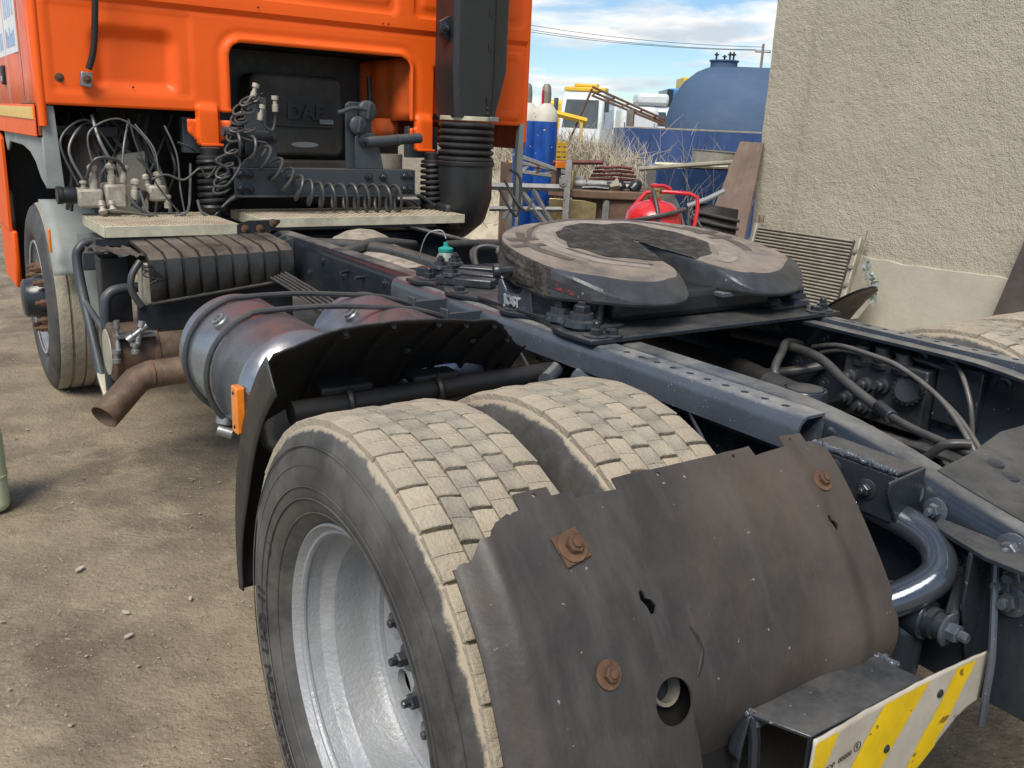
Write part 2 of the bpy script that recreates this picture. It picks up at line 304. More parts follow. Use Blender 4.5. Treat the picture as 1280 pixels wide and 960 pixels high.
def smooth_path(P, k, closed=False):
    out = []; n = len(P)
    for i in range(n if closed else n-1):
        g = lambda j: P[j % n] if closed else P[max(0, min(n-1, j))]
        p0, p1, p2, p3 = g(i-1), g(i), g(i+1), g(i+2)
        for j in range(k):
            t = j/k; out.append(.5*((2*p1)+(p2-p0)*t+(2*p0-5*p1+4*p2-p3)*t*t+(3*p1-p0-3*p2+p3)*t**3))
    if not closed: out.append(P[-1])
    return out
WLOC = {}
def link(o, parent):
    COL.objects.link(o)
    if parent is not None:
        o.parent = parent; o.matrix_parent_inverse = Matrix.Translation(-Vector(WLOC.get(parent.name, (0, 0, 0))))
    return o
def thing(name, label, cat, loc=(0, 0, 0), group=None):
    o = bpy.data.objects.new(name, None); o.empty_display_size = .2; o.location = loc; COL.objects.link(o); WLOC[o.name] = tuple(loc)
    return tag(o, label, cat, group)
def tag(o, label, cat, group=None):
    o['label'] = label; o['category'] = cat
    if group: o['group'] = group
    return o
def structure(o): o['kind'] = 'structure'; return o
def stuff(o): o['kind'] = 'stuff'; return o
def place(me, name, parent, loc, d=(0, 0, 1), sc=1.0, spin=0.0, mat=None):     # a repeat that shares its mesh
    o = bpy.data.objects.new(name, me); link(o, parent)
    q = Vector(d).to_track_quat('Z', 'Y').to_matrix().to_4x4()
    s3 = sc if isinstance(sc, (tuple, list)) else (sc, sc, sc)
    o.matrix_basis = Matrix.Translation(loc) @ q @ Matrix.Rotation(spin, 4, 'Z') @ Matrix.Diagonal((*s3, 1))
    return o
def bolt_mesh(name, mat, r=.013, h=.011, stub=.008, washer=True, n=6, cone=False):
    m = MB(); z = 0
    if washer: m.lathe([(0, 0), (r*1.75, 0), (r*1.75, r*.22), (r*1.6, r*.3), (0, r*.3)], (0, 0, 0), (0, 0, 1), 16); z = r*.3
    if cone: m.lathe([(r*2.1, 0), (r*1.9, r*.6), (r*1.5, r*.8), (r*1.4, r*1.5), (0, r*1.5)], (0, 0, 0), (0, 0, 1), 18); z = r*1.5
    m.lathe([(r, z), (r, z+h*.85), (r*.86, z+h), (0, z+h)], (0, 0, 0), (0, 0, 1), n)
    if stub: m.lathe([(r*.55, z+h*.9), (r*.55, z+h+stub), (r*.45, z+h+stub*1.2), (0, z+h+stub*1.2)], (0, 0, 0), (0, 0, 1), 10)
    me = m.mesh(name, 30); me.materials.append(T[mat]); return me
def cut(o, cutters):      # boolean holes, baked into the mesh
    objs = []
    for c in cutters:
        me = c.mesh('cutter', 0); k = bpy.data.objects.new('cutter', me); COL.objects.link(k); objs.append(k)
        m = o.modifiers.new('cut', 'BOOLEAN'); m.operation = 'DIFFERENCE'; m.object = k; m.solver = 'EXACT'
    dg = bpy.context.evaluated_depsgraph_get(); new = bpy.data.meshes.new_from_object(o.evaluated_get(dg)); old = o.data
    o.modifiers.clear(); o.data = new; new.name = old.name
    new.polygons.foreach_set('use_smooth', [True]*len(new.polygons)); new.set_sharp_from_angle(angle=R_(38))
    for k in objs: bpy.data.objects.remove(k)
    return o
def text_mesh(s, size, depth, spacing=1.0, shear=0.0, bold=0.0):
    cu = bpy.data.curves.new('t', 'FONT'); cu.body = s; cu.size = size; cu.extrude = depth; cu.align_x = 'CENTER'; cu.align_y = 'CENTER'; cu.space_character = spacing; cu.shear = shear; cu.offset = bold; cu.resolution_u = 3
    o = bpy.data.objects.new('t', cu); COL.objects.link(o)
    dg = bpy.context.evaluated_depsgraph_get(); me = bpy.data.meshes.new_from_object(o.evaluated_get(dg)); bpy.data.objects.remove(o); return me
def text_obj(s, name, mat, parent, size, depth, M4, **k):
    me = text_mesh(s, size, depth, **k); me.transform(M4); me.materials.clear(); me.materials.append(T[mat]); o = bpy.data.objects.new(name, me); return link(o, parent)
def basis(o, X, Y):
    X = Vector(X).normalized(); Z = X.cross(Vector(Y)).normalized(); Y = Z.cross(X)
    return Matrix.Translation(o) @ Matrix((X, Y, Z)).transposed().to_4x4()
def rrect(x0, x1, z0, z1, r, n=5):
    P = []
    for cx, cz, a in ((x1-r, z1-r, 0), (x0+r, z1-r, 90), (x0+r, z0+r, 180), (x1-r, z0+r, 270)):
        P += [(cx+r*math.cos(R_(a+90*i/n)), cz+r*math.sin(R_(a+90*i/n))) for i in range(n+1)]
    return P
def sdf_rr(x, z, x0, x1, z0, z1, r):
    cx, cz = (x0+x1)/2, (z0+z1)/2; qx = abs(x-cx)-(x1-x0)/2+r; qz = abs(z-cz)-(z1-z0)/2+r
    return math.hypot(max(qx, 0), max(qz, 0))+min(max(qx, qz), 0)-r
def sst(a, b, x):
    t = max(0, min(1, (x-a)/(b-a))); return t*t*(3-2*t)

def weld(path, r, name, parent, mat='frame_clean', seed=1, n=3):      # lumpy weld bead along a path
    r9 = random.Random(seed); pts = smooth_path([Vector(p) for p in path], max(4, int(60/len(path)))); m = MB()
    for k in range(n):
        q = [p+Vector((r9.uniform(-1, 1), r9.uniform(-1, 1), r9.uniform(-1, 1)))*r*.55 for p in pts]
        m.tube(q, [r*r9.uniform(.45, 1.05) for _ in q], 7)
    return m.build(name, mat, parent, 70)

# ================================================================== SETTING
def build_ground():
    N = 170
    def cv(t, o): return o + math.copysign(abs(t)**4.2*900 + abs(t)*2.2, t)
    def fn(u, v):
        x = cv(u*2-1, -1.0); y = cv(v*2-1, 2.5); d = math.hypot(x+1, y-2)
        h = noise.noise((x*1.3, y*1.3, 0))*.012 + noise.noise((x*6, y*6, 3))*.004 if d < 14 else 0
        return (x, y, h-.006)
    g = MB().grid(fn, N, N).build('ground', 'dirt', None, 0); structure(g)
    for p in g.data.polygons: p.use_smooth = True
    # pebbles, clods and dry bits lying about: uncountable
    m = MB(); r2 = random.Random(3)
    for i in range(5200):
        x = r2.uniform(-3.2, -.2); y = r2.uniform(-.6, 7.5) if i % 3 else r2.uniform(.2, 3.4); s = r2.uniform(.0010, .0038)*(2.4 if r2.random() < .04 else 1)
        a = r2.uniform(0, 6); e = Matrix.Rotation(a, 3, 'Z') @ Matrix.Rotation(r2.uniform(-.4, .4), 3, 'X')
        P = [Vector((q[0]*s*r2.uniform(.7, 1.3), q[1]*s*r2.uniform(.7, 1.5), q[2]*s*.6*r2.uniform(.7, 1.2))) for q in ((1, 0, 0), (0, 1, 0), (-1, 0, 0), (0, -1, 0), (0, 0, 1), (0, 0, -1), )]
        m.add([e @ p + Vector((x, y, s*.35)) for p in P], [(0, 1, 4), (1, 2, 4), (2, 3, 4), (3, 0, 4), (1, 0, 5), (2, 1, 5), (3, 2, 5), (0, 3, 5)])
    o = m.build('pebbles', 'stone', None, 0); stuff(o); o['label'] = 'small pale pebbles strewn over the brown dirt yard'
    m = MB()
    for i in range(45):
        x = r2.uniform(-2.0, -.7); y = r2.uniform(.3, 4); a = r2.uniform(0, 6.3); l = r2.uniform(.01, .045)
        m.tube([(x, y, .004), (x+math.cos(a)*l*.5, y+math.sin(a)*l*.5, .007), (x+math.cos(a+.3)*l, y+math.sin(a+.3)*l, .003)], .0012, 5)
    o = m.build('straw_litter', 'straw', None, 0); stuff(o); o['label'] = 'bits of dry straw scattered on the brown dirt'
    for i, (x, y, a, s) in enumerate(((-1.42, 1.72, .6, .022), (-1.35, 1.36, 2.0, .015), (-1.37, 1.22, .3, .017), (-1.16, 1.35, 1.2, .013))):
        m = MB(); c, sn = math.cos(a), math.sin(a)
        poly = [(-1, -.3), (-.2, -.45), (.7, -.2), (1, .1), (.3, .42), (-.6, .3)]
        m.prism([(p[0]*s, p[1]*s) for p in poly], (x, y, .003), (c, sn, 0), (-sn, c, 0), .005)
        o = m.build('paper_scrap', 'white_film', None, 0, bevel=.001); tag(o, 'small pale torn scrap lying on the dirt', 'scrap', 'pale scraps on the dirt')
build_ground()

WX, WYE = 3.80, 3.56
def build_wall():
    b = thing('plastered_building', 'grey building with rough cast plaster wall and smooth cement plinth', 'building', (WX+2.5, -3, 0))
    def fn(u, v):
        y = WYE - u*9.0; z = .60 + v*4.6
        h = noise.noise((y*9, z*9, 0))*.0022 + noise.noise((y*2.2, z*2.2, 5))*.006 + noise.noise((y*24, z*24, 9))*.0028
        if y < WYE-.35: h += .010*sst(0, .05, WYE-.35-y + .03*noise.noise((0, z*3, 2)))   # trowelled corner strip lies lower
        return (WX - h, y, z)
    MB().grid(fn, 360, 190).build('plaster_face', 'plaster', b, 60)
    MB().bb((WX+.03, WYE-9.02, 0), (WX+6, WYE-.015, 5.2)).build('wall_core', 'plaster', b, 0)
    def fe(u, v):
        z = .60+v*4.6; return (WX - noise.noise((WYE*9, z*9, 0))*.0022 - noise.noise((WYE*2.2, z*2.2, 5))*.006 - noise.noise((WYE*24, z*24, 9))*.0028 + u*6, WYE + .006*noise.noise((u*40, z*9, 4)), z)
    MB().grid(fe, 40, 90).build('end_face', 'plaster', b, 60)
    def fp(u, v):     # plinth with an uneven, sagging upper edge
        y = WYE - u*9.0; top = .715 + .018*noise.noise((y*2.1, 0, 0)) + .012*noise.noise((y*8, 0, 3))
        if v > .86: k = (v-.86)/.14; return (WX-.035+.05*k, y, top)
        z = top*(v/.86); return (WX - .036 - .006*noise.noise((y*3, z*3, 1)), y, z)
    MB().grid(fp, 220, 28).build('plinth', 'plinth', b, 50)
build_wall()

# ================================================================== TRUCK
TR = thing('tractor_truck', 'orange tractor truck with bare grey chassis, round coupling plate and dusty twin rear tyres', 'truck', (0, 0, 0))
B_NUT = bolt_mesh('nut_grey', 'frame', .014, .013, .010)
B_NUTC = bolt_mesh('nut_clean', 'frame_clean', .013, .013, .010)
B_HEAD = bolt_mesh('bolt_head', 'frame', .013, .010, 0)
B_CONE = bolt_mesh('bolt_cone', 'frame', .016, .014, .006, washer=False, cone=True)
B_RUST = bolt_mesh('bolt_rusty', 'rust', .011, .009, .003)
_m = MB().lathe([(.016, 0), (.0155, .004), (.010, .009), (0, .011)], (0, 0, 0), (0, 0, 1), 14); RIVET = _m.mesh('rivet'); RIVET.materials.append(T['frame'])

# ---- frame rails
def ztop(y):
    P = [(-1.6, .862), (-1.0, .866), (-.72, .882), (-.56, .915), (-.42, .950), (-.30, .972), (-.18, .983), (5, .983)]
    for (a, za_), (b, zb) in zip(P, P[1:]):
        if a <= y <= b: return za_+(zb-za_)*sst(a, b, y) if y < -.72 or y > -.2 else za_+(zb-za_)*(y-a)/(b-a)
    return .983
RAILP = [(0, -.24), (0, -.034), (.0025, -.021), (.009, -.010), (.019, -.003), (.034, 0), (.078, 0), (.078, -.008), (.034, -.008), (.015, -.015), (.008, -.034), (.008, -.24), (.02, -.252), (.078, -.252), (.078, -.26), (.02, -.26), (.006, -.254)]
rails = {}
for s in (-1, 1):
    ys = [4.6, 3.4, 2.6, 1.4, .6, 0, -.12, -.2, -.26, -.32, -.38, -.44, -.5, -.56, -.62, -.68, -.74, -.82, -.95, -1.1]
    m = MB().sweep(RAILP, [((s*.387, y, ztop(y)), (-s, 0, 0), (0, 0, 1)) for y in ys])
    rails[s] = m.build('frame_rail', 'rail', TR, 50)
# perforated mounting angles outside the rails
ANG = [(0, -.10), (0, .003), (.050, .003), (.063, -.002), (.071, -.011), (.074, -.024), (.074, -.064), (.068, -.064), (.068, -.024), (.063, -.012), (.05, -.003), (.006, -.003), (.006, -.10)]
for s in (-1, 1):
    m = MB().sweep(ANG, [((s*.389, y, .984), (s, 0, 0), (0, 0, 1)) for y in (1.35, -.30)])
    o = m.build('mounting_angle', 'frame_clean', TR, 50)
    cs = [MB().cyl((s*.421, .225-k*.051, .9), (s*.421, .225-k*.051, 1.1), .0085, n=14) for k in range(10)]
    cs += [MB().cyl((s*.421, 1.30-k*.055, .9), (s*.421, 1.30-k*.055, 1.1), .008, n=12) for k in range(4)]
    cut(o, cs)
    b = o.modifiers.new('bevel', 'BEVEL'); b.width = .0012; b.segments = 1; b.limit_method = 'ANGLE'; b.angle_limit = R_(60)
# cross members
m = MB().bb((-.375, 1.62, .74), (.375, 1.70, .955)); m.build('cross_member', 'frame_dark', TR, bevel=.008)
m = MB().bb((-.375, .20, .70), (.375, .28, .775)); m.build('cross_member', 'frame_dark', TR, bevel=.008)
m = MB().bb((-.375, 2.75, .74), (.375, 2.83, .955)); m.build('cross_member', 'frame_dark', TR, bevel=.008)
# rear cross member: tube plus gusset plate on top of the flanges
cmb_ = MB().cyl((-.37, -.80, .80), (.37, -.80, .80), .075, n=24).build('cross_member', 'frame', TR)
gp = [(-.332, -.50), (-.20, -.485), (-.045, -.455), (.045, -.455), (.20, -.485), (.332, -.50)]+[(.332, -.55-.05*k) for k in range(10)]+[(.20, -1.0), (.11, -.74), (-.11, -.74), (-.20, -.70), (-.275, -.71)]+[(-.332, -.85+.05*k) for k in range(7)]
def gus(u, v): pass
g = MB(); n = len(gp)
def zg(y): return ztop(min(y, -.42))+.006
top = [(x, y, ztop(y)-.007) for x, y in gp]
g.add(top+[(x, y, z+.009) for x, y, z in top], [tuple(range(n-1, -1, -1)), tuple(range(n, 2*n))]+[(i, (i+1) % n, n+(i+1) % n, n+i) for i in range(n)])
go = g.build('gusset_plate', 'frame', TR, 30)
for p in ((-.190, -.525, ztop(-.525)-.001), (-.208, -.563, ztop(-.563)-.001), (.19, -.525, ztop(-.525)-.001), (.208, -.563, ztop(-.563)-.001)): place(RIVET, 'rivet', go, p, (0, 0, 1), 1.1)
MB().lathe([(.006, 0), (.006, .004)], (-.10, -.56, ztop(-.56)-.0015), (0, 0, 1), 12, cap1=True).build('plate_hole', 'ink', go)
# rows of rivets/bolts on the inner face of the right rail and outer face of the left rail
for y, z in ((.28, .93), (.26, .80), (-.02, .945), (-.10, .94), (-.085, .87), (-.12, .80), (-.16, .90), (-.24, .93), (.36, .84), (.44, .93), (-.05, .78)):
    place(B_HEAD, 'bolt', rails[1], (.379, y, z), (-1, 0, 0), .85, rnd.uniform(0, 1))
for y, z, sc in ((-.487, .900, 1.25), (-.540, .884, .95), (-.673, .868, 1.2), (-.674, .812, 1.25), (-.604, .80, .9), (-.40, .83, .9), (-.36, .87, .8)):
    place(B_NUTC, 'nut', rails[-1], (-.388, y, z), (-1, 0, 0), sc, rnd.uniform(0, 1))
for y, z in ((1.55, .93), (1.62, .84), (1.9, .90), (2.1, .93), (2.25, .86), (2.45, .93), (1.48, .95), (.05, .80), (.0, .86), (-.12, .81), (-.15, .90), (.55, .84), (.62, .88), (.70, .82)):
    place(B_HEAD, 'bolt', rails[-1], (-.388, y, z), (-1, 0, 0), .7, rnd.uniform(0, 1))
for y, z, l in ((1.86, .925, .055), (1.72, .925, .035)):
    MB().cyl((-.388, y, z), (-.43, y-l*.4, z), .007, n=10).build('rail_stud', 'frame', TR)
# rail-side brackets with triangular sides (front) carrying the pipes
for y in (2.42, ):
    m = MB().prism([(0, 0), (.075, -.02), (.075, -.16), (0, -.21)], (-.388, y, .985), (-1, 0, 0), (0, 0, 1), .006)
    m.prism([(0, 0), (.075, -.02), (.075, -.16), (0, -.21)], (-.388, y+.09, .985), (-1, 0, 0), (0, 0, 1), .006)
    m.bb((-.463, y-.006, .83), (-.458, y+.09, .965)); m.build('pipe_bracket', 'beam', TR, bevel=.002)
for k in range(5):
    p = [(-.50-.016*k, 2.34+.01*k, .875-.004*k), (-.475-.015*k, 2.1, .845-.004*k), (-.44-.014*k, 1.75+.02*k, .80-.006*k), (-.43-.01*k, 1.45, .75), (-.43, 1.1, .72)]
    MB().tube(p, .0055, 7, sm=4).build('air_line', 'hose', TR)
# web stiffener straps under the angle on the left side
for y in (.86, .58, .12, -.06):
    MB().tube([(-.455, y+.05, .925), (-.395, y-.02, .78)], .004, 6).build('tie_rod', 'steel', TR)
MB().tube([(-.40, .50, .90), (-.46, .44, .895), (-.52, .40, .885)], .020, 12, sm=4).build('stabiliser_end', 'frame_clean', TR)
m = MB().lathe([(0, 0), (.024, 0), (.028, .01), (.028, .05), (.023, .055), (.023, .09), (.028, .095), (.028, .13), (0, .14)], (-.46, .36, .90), (.3, -.9, -.3), 16); m.build('brake_coupling', 'frame_clean', TR)

# ---- wheels -------------------------------------------------------------
RT, ZC = .502, .492
def tyre_profile(w, r=RT):
    hb = w/2
    P = [(-.095, .290), (-.104, .300), (-.113, .309), (-.132, .322), (-hb-.020, .352), (-hb-.026, .395), (-hb-.018, .440), (-hb-.008, .468), (-hb-.001, .482), (-hb+.010, r-.013), (-hb+.02, r-.0115)]
    P = [(a, b) for a, b in P]
    return P + [(-a, b) for a, b in reversed(P)]
def add_tyre(xc, y0=0.0, name='rear_tyre', w=.257):
    m = MB(); pr = tyre_profile(w); m.lathe([(b, a) for a, b in pr], (xc, y0, ZC), (1, 0, 0), 96, u=(0, 1, 0))
    o = m.build(name, 'rubber' if abs(y0) < 1 else 'rubber_front', TR, 60); o.data.materials.append(T['groove'])
    for p in o.data.polygons:
        c = p.center
        if math.hypot(c.y-y0, c.z-ZC) > RT-.016 and abs(c.x-xc) < w/2-.002: p.material_index = 1
    return o
NB = 37
ROWS = [.050, .0385, .0390, .0390, .0385, .050]
def block_mesh(w, i, skew):
    L = 2*math.pi*RT/NB; gx = .0026; gy = .0062; hw = w/2-gx/2; hl = L/2-gy/2; b = .0016; m = MB(); top = .0105; sg = -1 if i == 0 else (1 if i == 5 else 0)
    # stations along the block: two halves parted by a fine sipe
    st = [(-hl, -.006, 0), (-hl, top-b, 0), (-hl+b, top, 1), (-.0008, top, 1), (0, top-.0022, 1), (.0008, top, 1), (hl-b, top, 1), (hl, top-b, 0), (hl, -.006, 0)]
    vs = []
    for y, z, ins in st:
        for x, side in ((-hw, 1), (-hw, 0), (-hw+b, 0), (0, 0), (hw-b, 0), (hw, 0), (hw, 1)):
            zz = -.006 if side else (z if abs(x) < hw-1e-6 else min(z, top-b)); yy = y+skew*x+.0012*math.sin(x*260+i)
            if sg and x*sg > hw*.5: zz -= (.004 if not side else .026); 
            vs.append((x, yy, zz))
    fs = [(r*7+c, r*7+c+1, (r+1)*7+c+1, (r+1)*7+c) for r in range(len(st)-1) for c in range(6)]
    m.add(vs, fs)
    return m
BLK = {}
for i, w in enumerate(ROWS):
    for v in (0, 1):
        me = block_mesh(w, i, (-.16 if 0 < i < 5 else -.08)).mesh('tread_block', 25); me.materials.append(T['tread' if (i in (0, 5) or v == 0) else 'tread_worn']); BLK[i, v] = me
def add_blocks(tyre, xc, y0, lo, hi, shoulder_hi=None, rot=0.0, mirror=1):
    rest = MB(); r3 = random.Random(int(xc*1000)+5); x = -sum(ROWS)/2
    for i, w in enumerate(ROWS):
        xr = xc+(x+w/2)*1.0; x += w
        for k in range(NB):
            th = 2*math.pi*(k+.40*i+rot)/NB % (2*math.pi); dg = math.degrees(th)
            z = Vector((0, math.cos(th), math.sin(th))); X = Vector((1, 0, 0)); Y = z.cross(X)
            rr = RT-.0115+r3.uniform(-.0014, .0009)
            M4 = Matrix.Translation((xr, y0+z.y*rr, ZC+z.z*rr)) @ Matrix((X, Y, z)).transposed().to_4x4() @ Matrix.Rotation(r3.uniform(-.03, .03), 4, 'Z') @ Matrix.Diagonal((r3.uniform(.985, 1.0), r3.uniform(.97, 1.0), 1, 1))
            ind = lo <= dg <= hi or (shoulder_hi and i == 0 and hi < dg <= shoulder_hi)
            v = 0 if r3.random() < (.75 if math.cos(th) > .1 else .3) else 1
            if ind:
                o = bpy.data.objects.new('tread_block', BLK[i, v]); link(o, tyre); o.matrix_basis = M4
            else:
                me = BLK[i, v]; rest.add([M4 @ q.co for q in me.vertices], [tuple(p.vertices) for p in me.polygons])
    if rest.v: stuff(rest.build('tread_pattern', 'tread', tyre, 25))
def add_rim(xc, sgn, y0=0.0, dish=True, name='rear_rim'):
    # xc: plane of the outer rim flange, sgn: direction into the vehicle
    m = MB()
    if dish:
        pr = [(.292, .012), (.298, .004), (.302, -.001), (.306, .001), (.3075, .008), (.304, .016), (.296, .022)]
        m.lathe(pr, (xc, y0, ZC), (sgn, 0, 0), 96, u=(0, 1, 0))
        pr = [(.2925, .012), (.286, .013), (.2835, .018), (.2835, .022), (.286, .026), (.284, .052), (.2815, .056), (.2665, .068), (.2625, .075), (.2605, .11), (.2585, .130), (.256, .148), (.250, .160), (.2455, .164), (.2455, .158), (.238, .156), (.232, .162), (.231, .170)]
        m.lathe(pr, (xc, y0, ZC), (sgn, 0, 0), 96, u=(0, 1, 0))
    o = m.build(name, 'rim', TR, 24)
    d = MB().lathe([(.2325, .166), (.2315, .172), (.224, .176), (.17, .176), (.155, .174), (.14, .174), (.05, .174), (.05, .19), (.14, .19), (.17, .192), (.226, .192), (.2325, .182), (.2325, .166)], (xc, y0, ZC), (sgn, 0, 0), 80, u=(0, 1, 0)).build('wheel_disc', 'rim', o, 45)
    cut(d, [MB().cyl((xc+sgn*.10, y0+.190*math.cos(t), ZC+.190*math.sin(t)), (xc+sgn*.27, y0+.190*math.cos(t), ZC+.190*math.sin(t)), .029, n=22) for t in [R_(-41)+2*math.pi*k/10 for k in range(10)]])
    nut = bolt_mesh('wheel_nut', 'frame', .016, .022, .012)
    for k in range(10):
        t = R_(-23)+2*math.pi*k/10; place(nut, 'wheel_nut', d, (xc+sgn*.174, y0+.135*math.cos(t), ZC+.135*math.sin(t)), (-sgn, 0, 0), 1, k)
    MB().lathe([(.075, .21), (.076, .165), (.07, .155), (.05, .15), (0, .148)], (xc, y0, ZC), (sgn, 0, 0), 28).build('hub', 'frame', o)
    return o
XL = (-1.221-.964)/2; XI = (-.864-.609)/2
t_out = add_tyre(XL); t_in = add_tyre(XI)
add_blocks(t_out, XL, 0, 42, 141, 200); add_blocks(t_in, XI, 0, 46, 122, rot=.4)
t_ri = add_tyre(-XI); t_ro = add_tyre(-XL)
add_blocks(t_ri, -XI, 0, 82, 112, rot=.2); add_blocks(t_ro, -XL, 0, 400, 401)
add_rim(-1.209, 1); add_rim(1.209, -1)
MB().lathe([(.30, 0), (.27, .04), (.255, .1), (.255, .2), (.27, .26), (.30, .30)], (XI-.15, 0, ZC), (1, 0, 0), 48).build('inner_rim', 'rim', TR)
MB().lathe([(.30, 0), (.27, .04), (.255, .1), (.255, .2), (.27, .26), (.30, .30)], (-XI-.15, 0, ZC), (1, 0, 0), 48).build('inner_rim', 'rim', TR)
# raised side wall rings and lettering
rg = MB()
for r, x, t in ((.452, -1.2385, .0016), (.380, -1.2463, .0014), (.3585, -1.2440, .0018), (.330, -1.2295, .002), (.418, -1.2432, .0012)):
    rg.tube([(x, r*math.cos(a), ZC+r*math.sin(a)) for a in [2*math.pi*k/120 for k in range(120)]], t, 5, closed=True)
rg.build('sidewall_rib', 'rubber', t_out)
def sidewall_x(r):
    P = [(.30, -.104), (.309, -.113), (.322, -.132), (.352, -.1485), (.395, -.1545), (.44, -.1465), (.468, -.1365), (.482, -.1295)]
    for (a, xa), (b, xb) in zip(P, P[1:]):
        if a <= r <= b: return XL + xa+(xb-xa)*(r-a)/(b-a)
    return XL-.14
def arc_text(s, r, start_deg, size, adv, mat, name, depth=.0016, bold=0.0):
    # letters run clockwise as seen from outside, tops outwards
    th = start_deg
    for ch in s:
        if ch != ' ':
            a = R_(th); rad = Vector((0, math.cos(a), math.sin(a))); run = Vector((0, -math.sin(a), math.cos(a)))
            slope = (sidewall_x(r+.012)-sidewall_x(r-.012))/.024; Y = (rad+Vector((slope, 0, 0))).normalized()
            text_obj(ch, name, mat, t_out, size, depth, basis((sidewall_x(r)-.0006, r*math.cos(a), ZC+r*math.sin(a)), run, Y), bold=bold)
        th += adv*(.62 if ch in 'I ' else 1.0)
arc_text('MARATHON LHD II', .376, -56, .046, 4.75, 'tyre_grey', 'raised_letter', .002, .001)
e = MB().tube([(sidewall_x(.365)-.001, .365*math.cos(R_(24))+.013*math.cos(a), ZC+.365*math.sin(R_(24))+.013*math.sin(a)) for a in [2*math.pi*k/24 for k in range(24)]], .0011, 5, closed=True); e.build('raised_emblem', 'tyre_grey', t_out)
# axle
m = MB().cyl((-1.0, 0, ZC), (1.0, 0, ZC), .075, n=20); m.lathe([(.08, -.25), (.16, -.16), (.21, -.05), (.21, .05), (.16, .16), (.08, .25)], (0, .02, ZC), (1, 0, 0), 28); m.build('rear_axle', 'frame_dark', TR)
for s in (-1, 1):
    MB().lathe([(.0, 0), (.10, 0), (.125, .03), (.125, .12), (.10, .16), (.08, .19), (0, .2)], (s*.50, .36, .50), (0, 0, 1), 28).build('air_spring', 'black', TR)
    MB().lathe([(.0, 0), (.10, 0), (.125, .03), (.125, .12), (.10, .16), (.08, .19), (0, .2)], (s*.50, -.42, .50), (0, 0, 1), 28).build('air_spring', 'black', TR)
MB().cyl((0, 2.6, .72), (0, .2, .56), .05, n=18).build('prop_shaft', 'frame_dark', TR)
# front wheels
for s in (-1, 1):
    y0 = 4.06; xc = s*1.06
    tf = add_tyre(xc, y0, 'front_tyre')
    m = MB().lathe([(RT-.008, -.118), (RT, -.10), (RT, -.065), (RT-.010, -.062), (RT-.010, -.052), (RT, -.049), (RT, -.005), (RT-.01, -.003), (RT-.01, .003), (RT, .005), (RT, .049), (RT-.01, .052), (RT-.01, .062), (RT, .065), (RT, .10), (RT-.008, .118)], (xc, y0, ZC), (1, 0, 0), 72); m.build('tread_rib', 'tread_worn', tf)
    m = MB().lathe([(.292, 0), (.303, -.004), (.306, .006), (.296, .016), (.28, .03), (.265, .06), (.25, .075), (.22, .06), (.19, .035), (.17, .025), (.12, .022)], (s*1.20, y0, ZC), (-s, 0, 0), 64); rf = m.build('front_rim', 'rim', TR)
    nut = bolt_mesh('front_wheel_nut', 'rust', .017, .028, .016)
    for k in range(10):
        t = 2*math.pi*k/10; place(nut, 'wheel_nut', rf, (s*1.175, y0+.1675*math.cos(t), ZC+.1675*math.sin(t)), (s, 0, 0), 1.25, k)
    MB().lathe([(.125, -.03), (.12, .03), (.105, .055), (.10, .095), (.085, .105), (0, .108)], (s*1.175, y0, ZC), (s, 0, 0), 28).build('hub', 'frame', rf)

# ---- fifth wheel --------------------------------------------------------
# mounting plate with a wavy, scalloped flank
op = []
for x, y in ((-.468, .30), (-.470, .42), (-.462, .46), (-.428, .52), (-.422, .60), (-.455, .655), (-.462, .70), (-.432, .76), (-.425, .86), (-.455, .93), (-.462, 1.0), (-.43, 1.06), (-.428, 1.14), (-.46, 1.18), (-.462, 1.25)): op.append((x, y))
poly = op + [(-x, y) for x, y in reversed(op)]
mp_ = MB().prism(poly, (0, 0, .9895), (1, 0, 0), (0, 1, 0), .011).build('mounting_plate', 'frame', TR, 30, bevel=.002)
B_B = B_NUT
for x, y, bmesh_ in ((-.425, .335, B_NUT), (-.385, .325, B_HEAD), (-.425, .685, B_HEAD), (-.43, .97, B_HEAD), (-.405, 1.20, B_NUT), (-.39, 1.10, B_HEAD), (.425, .335, B_NUT), (.385, .325, B_HEAD), (.43, .68, B_HEAD), (-.35, 1.21, B_HEAD), (-.30, 1.18, B_HEAD)):
    place(bmesh_, 'bolt', mp_, (x, y, 1.0005), (0, 0, 1), 1.25, rnd.uniform(0, 1))
for s in (-1, 1):
    # cast bearing bracket: hollow foot carrying the coupling plate
    ft = [(.42, 1.0), (.42, 1.012), (.50, 1.025), (.56, 1.06), (.60, 1.085), (.72, 1.085), (.775, 1.065), (.83, 1.012), (.83, 1.0)]
    m = MB().prism([(a, b) for a, b in ft], (s*.39 if s > 0 else -.39, 0, .0008), (0, 1, 0), (0, 0, 1), .09 if s < 0 else -.09)
    br = m.build('bearing_bracket', 'frame', TR, 40, bevel=.008)
    m = MB().prism(rrect(.38, .88, -.435 if s < 0 else .28, -.28 if s < 0 else .435, .03), (0, 0, 1.0012), (0, 1, 0), (1, 0, 0), -.008); m.build('foot_plate', 'frame', br, bevel=.002)
    for y in (.42, .50, .59): place(B_CONE, 'bolt', br, (s*.36 if y > .5 else s*.405, y, 1.009), (0, 0, 1), 1.35, y*9)
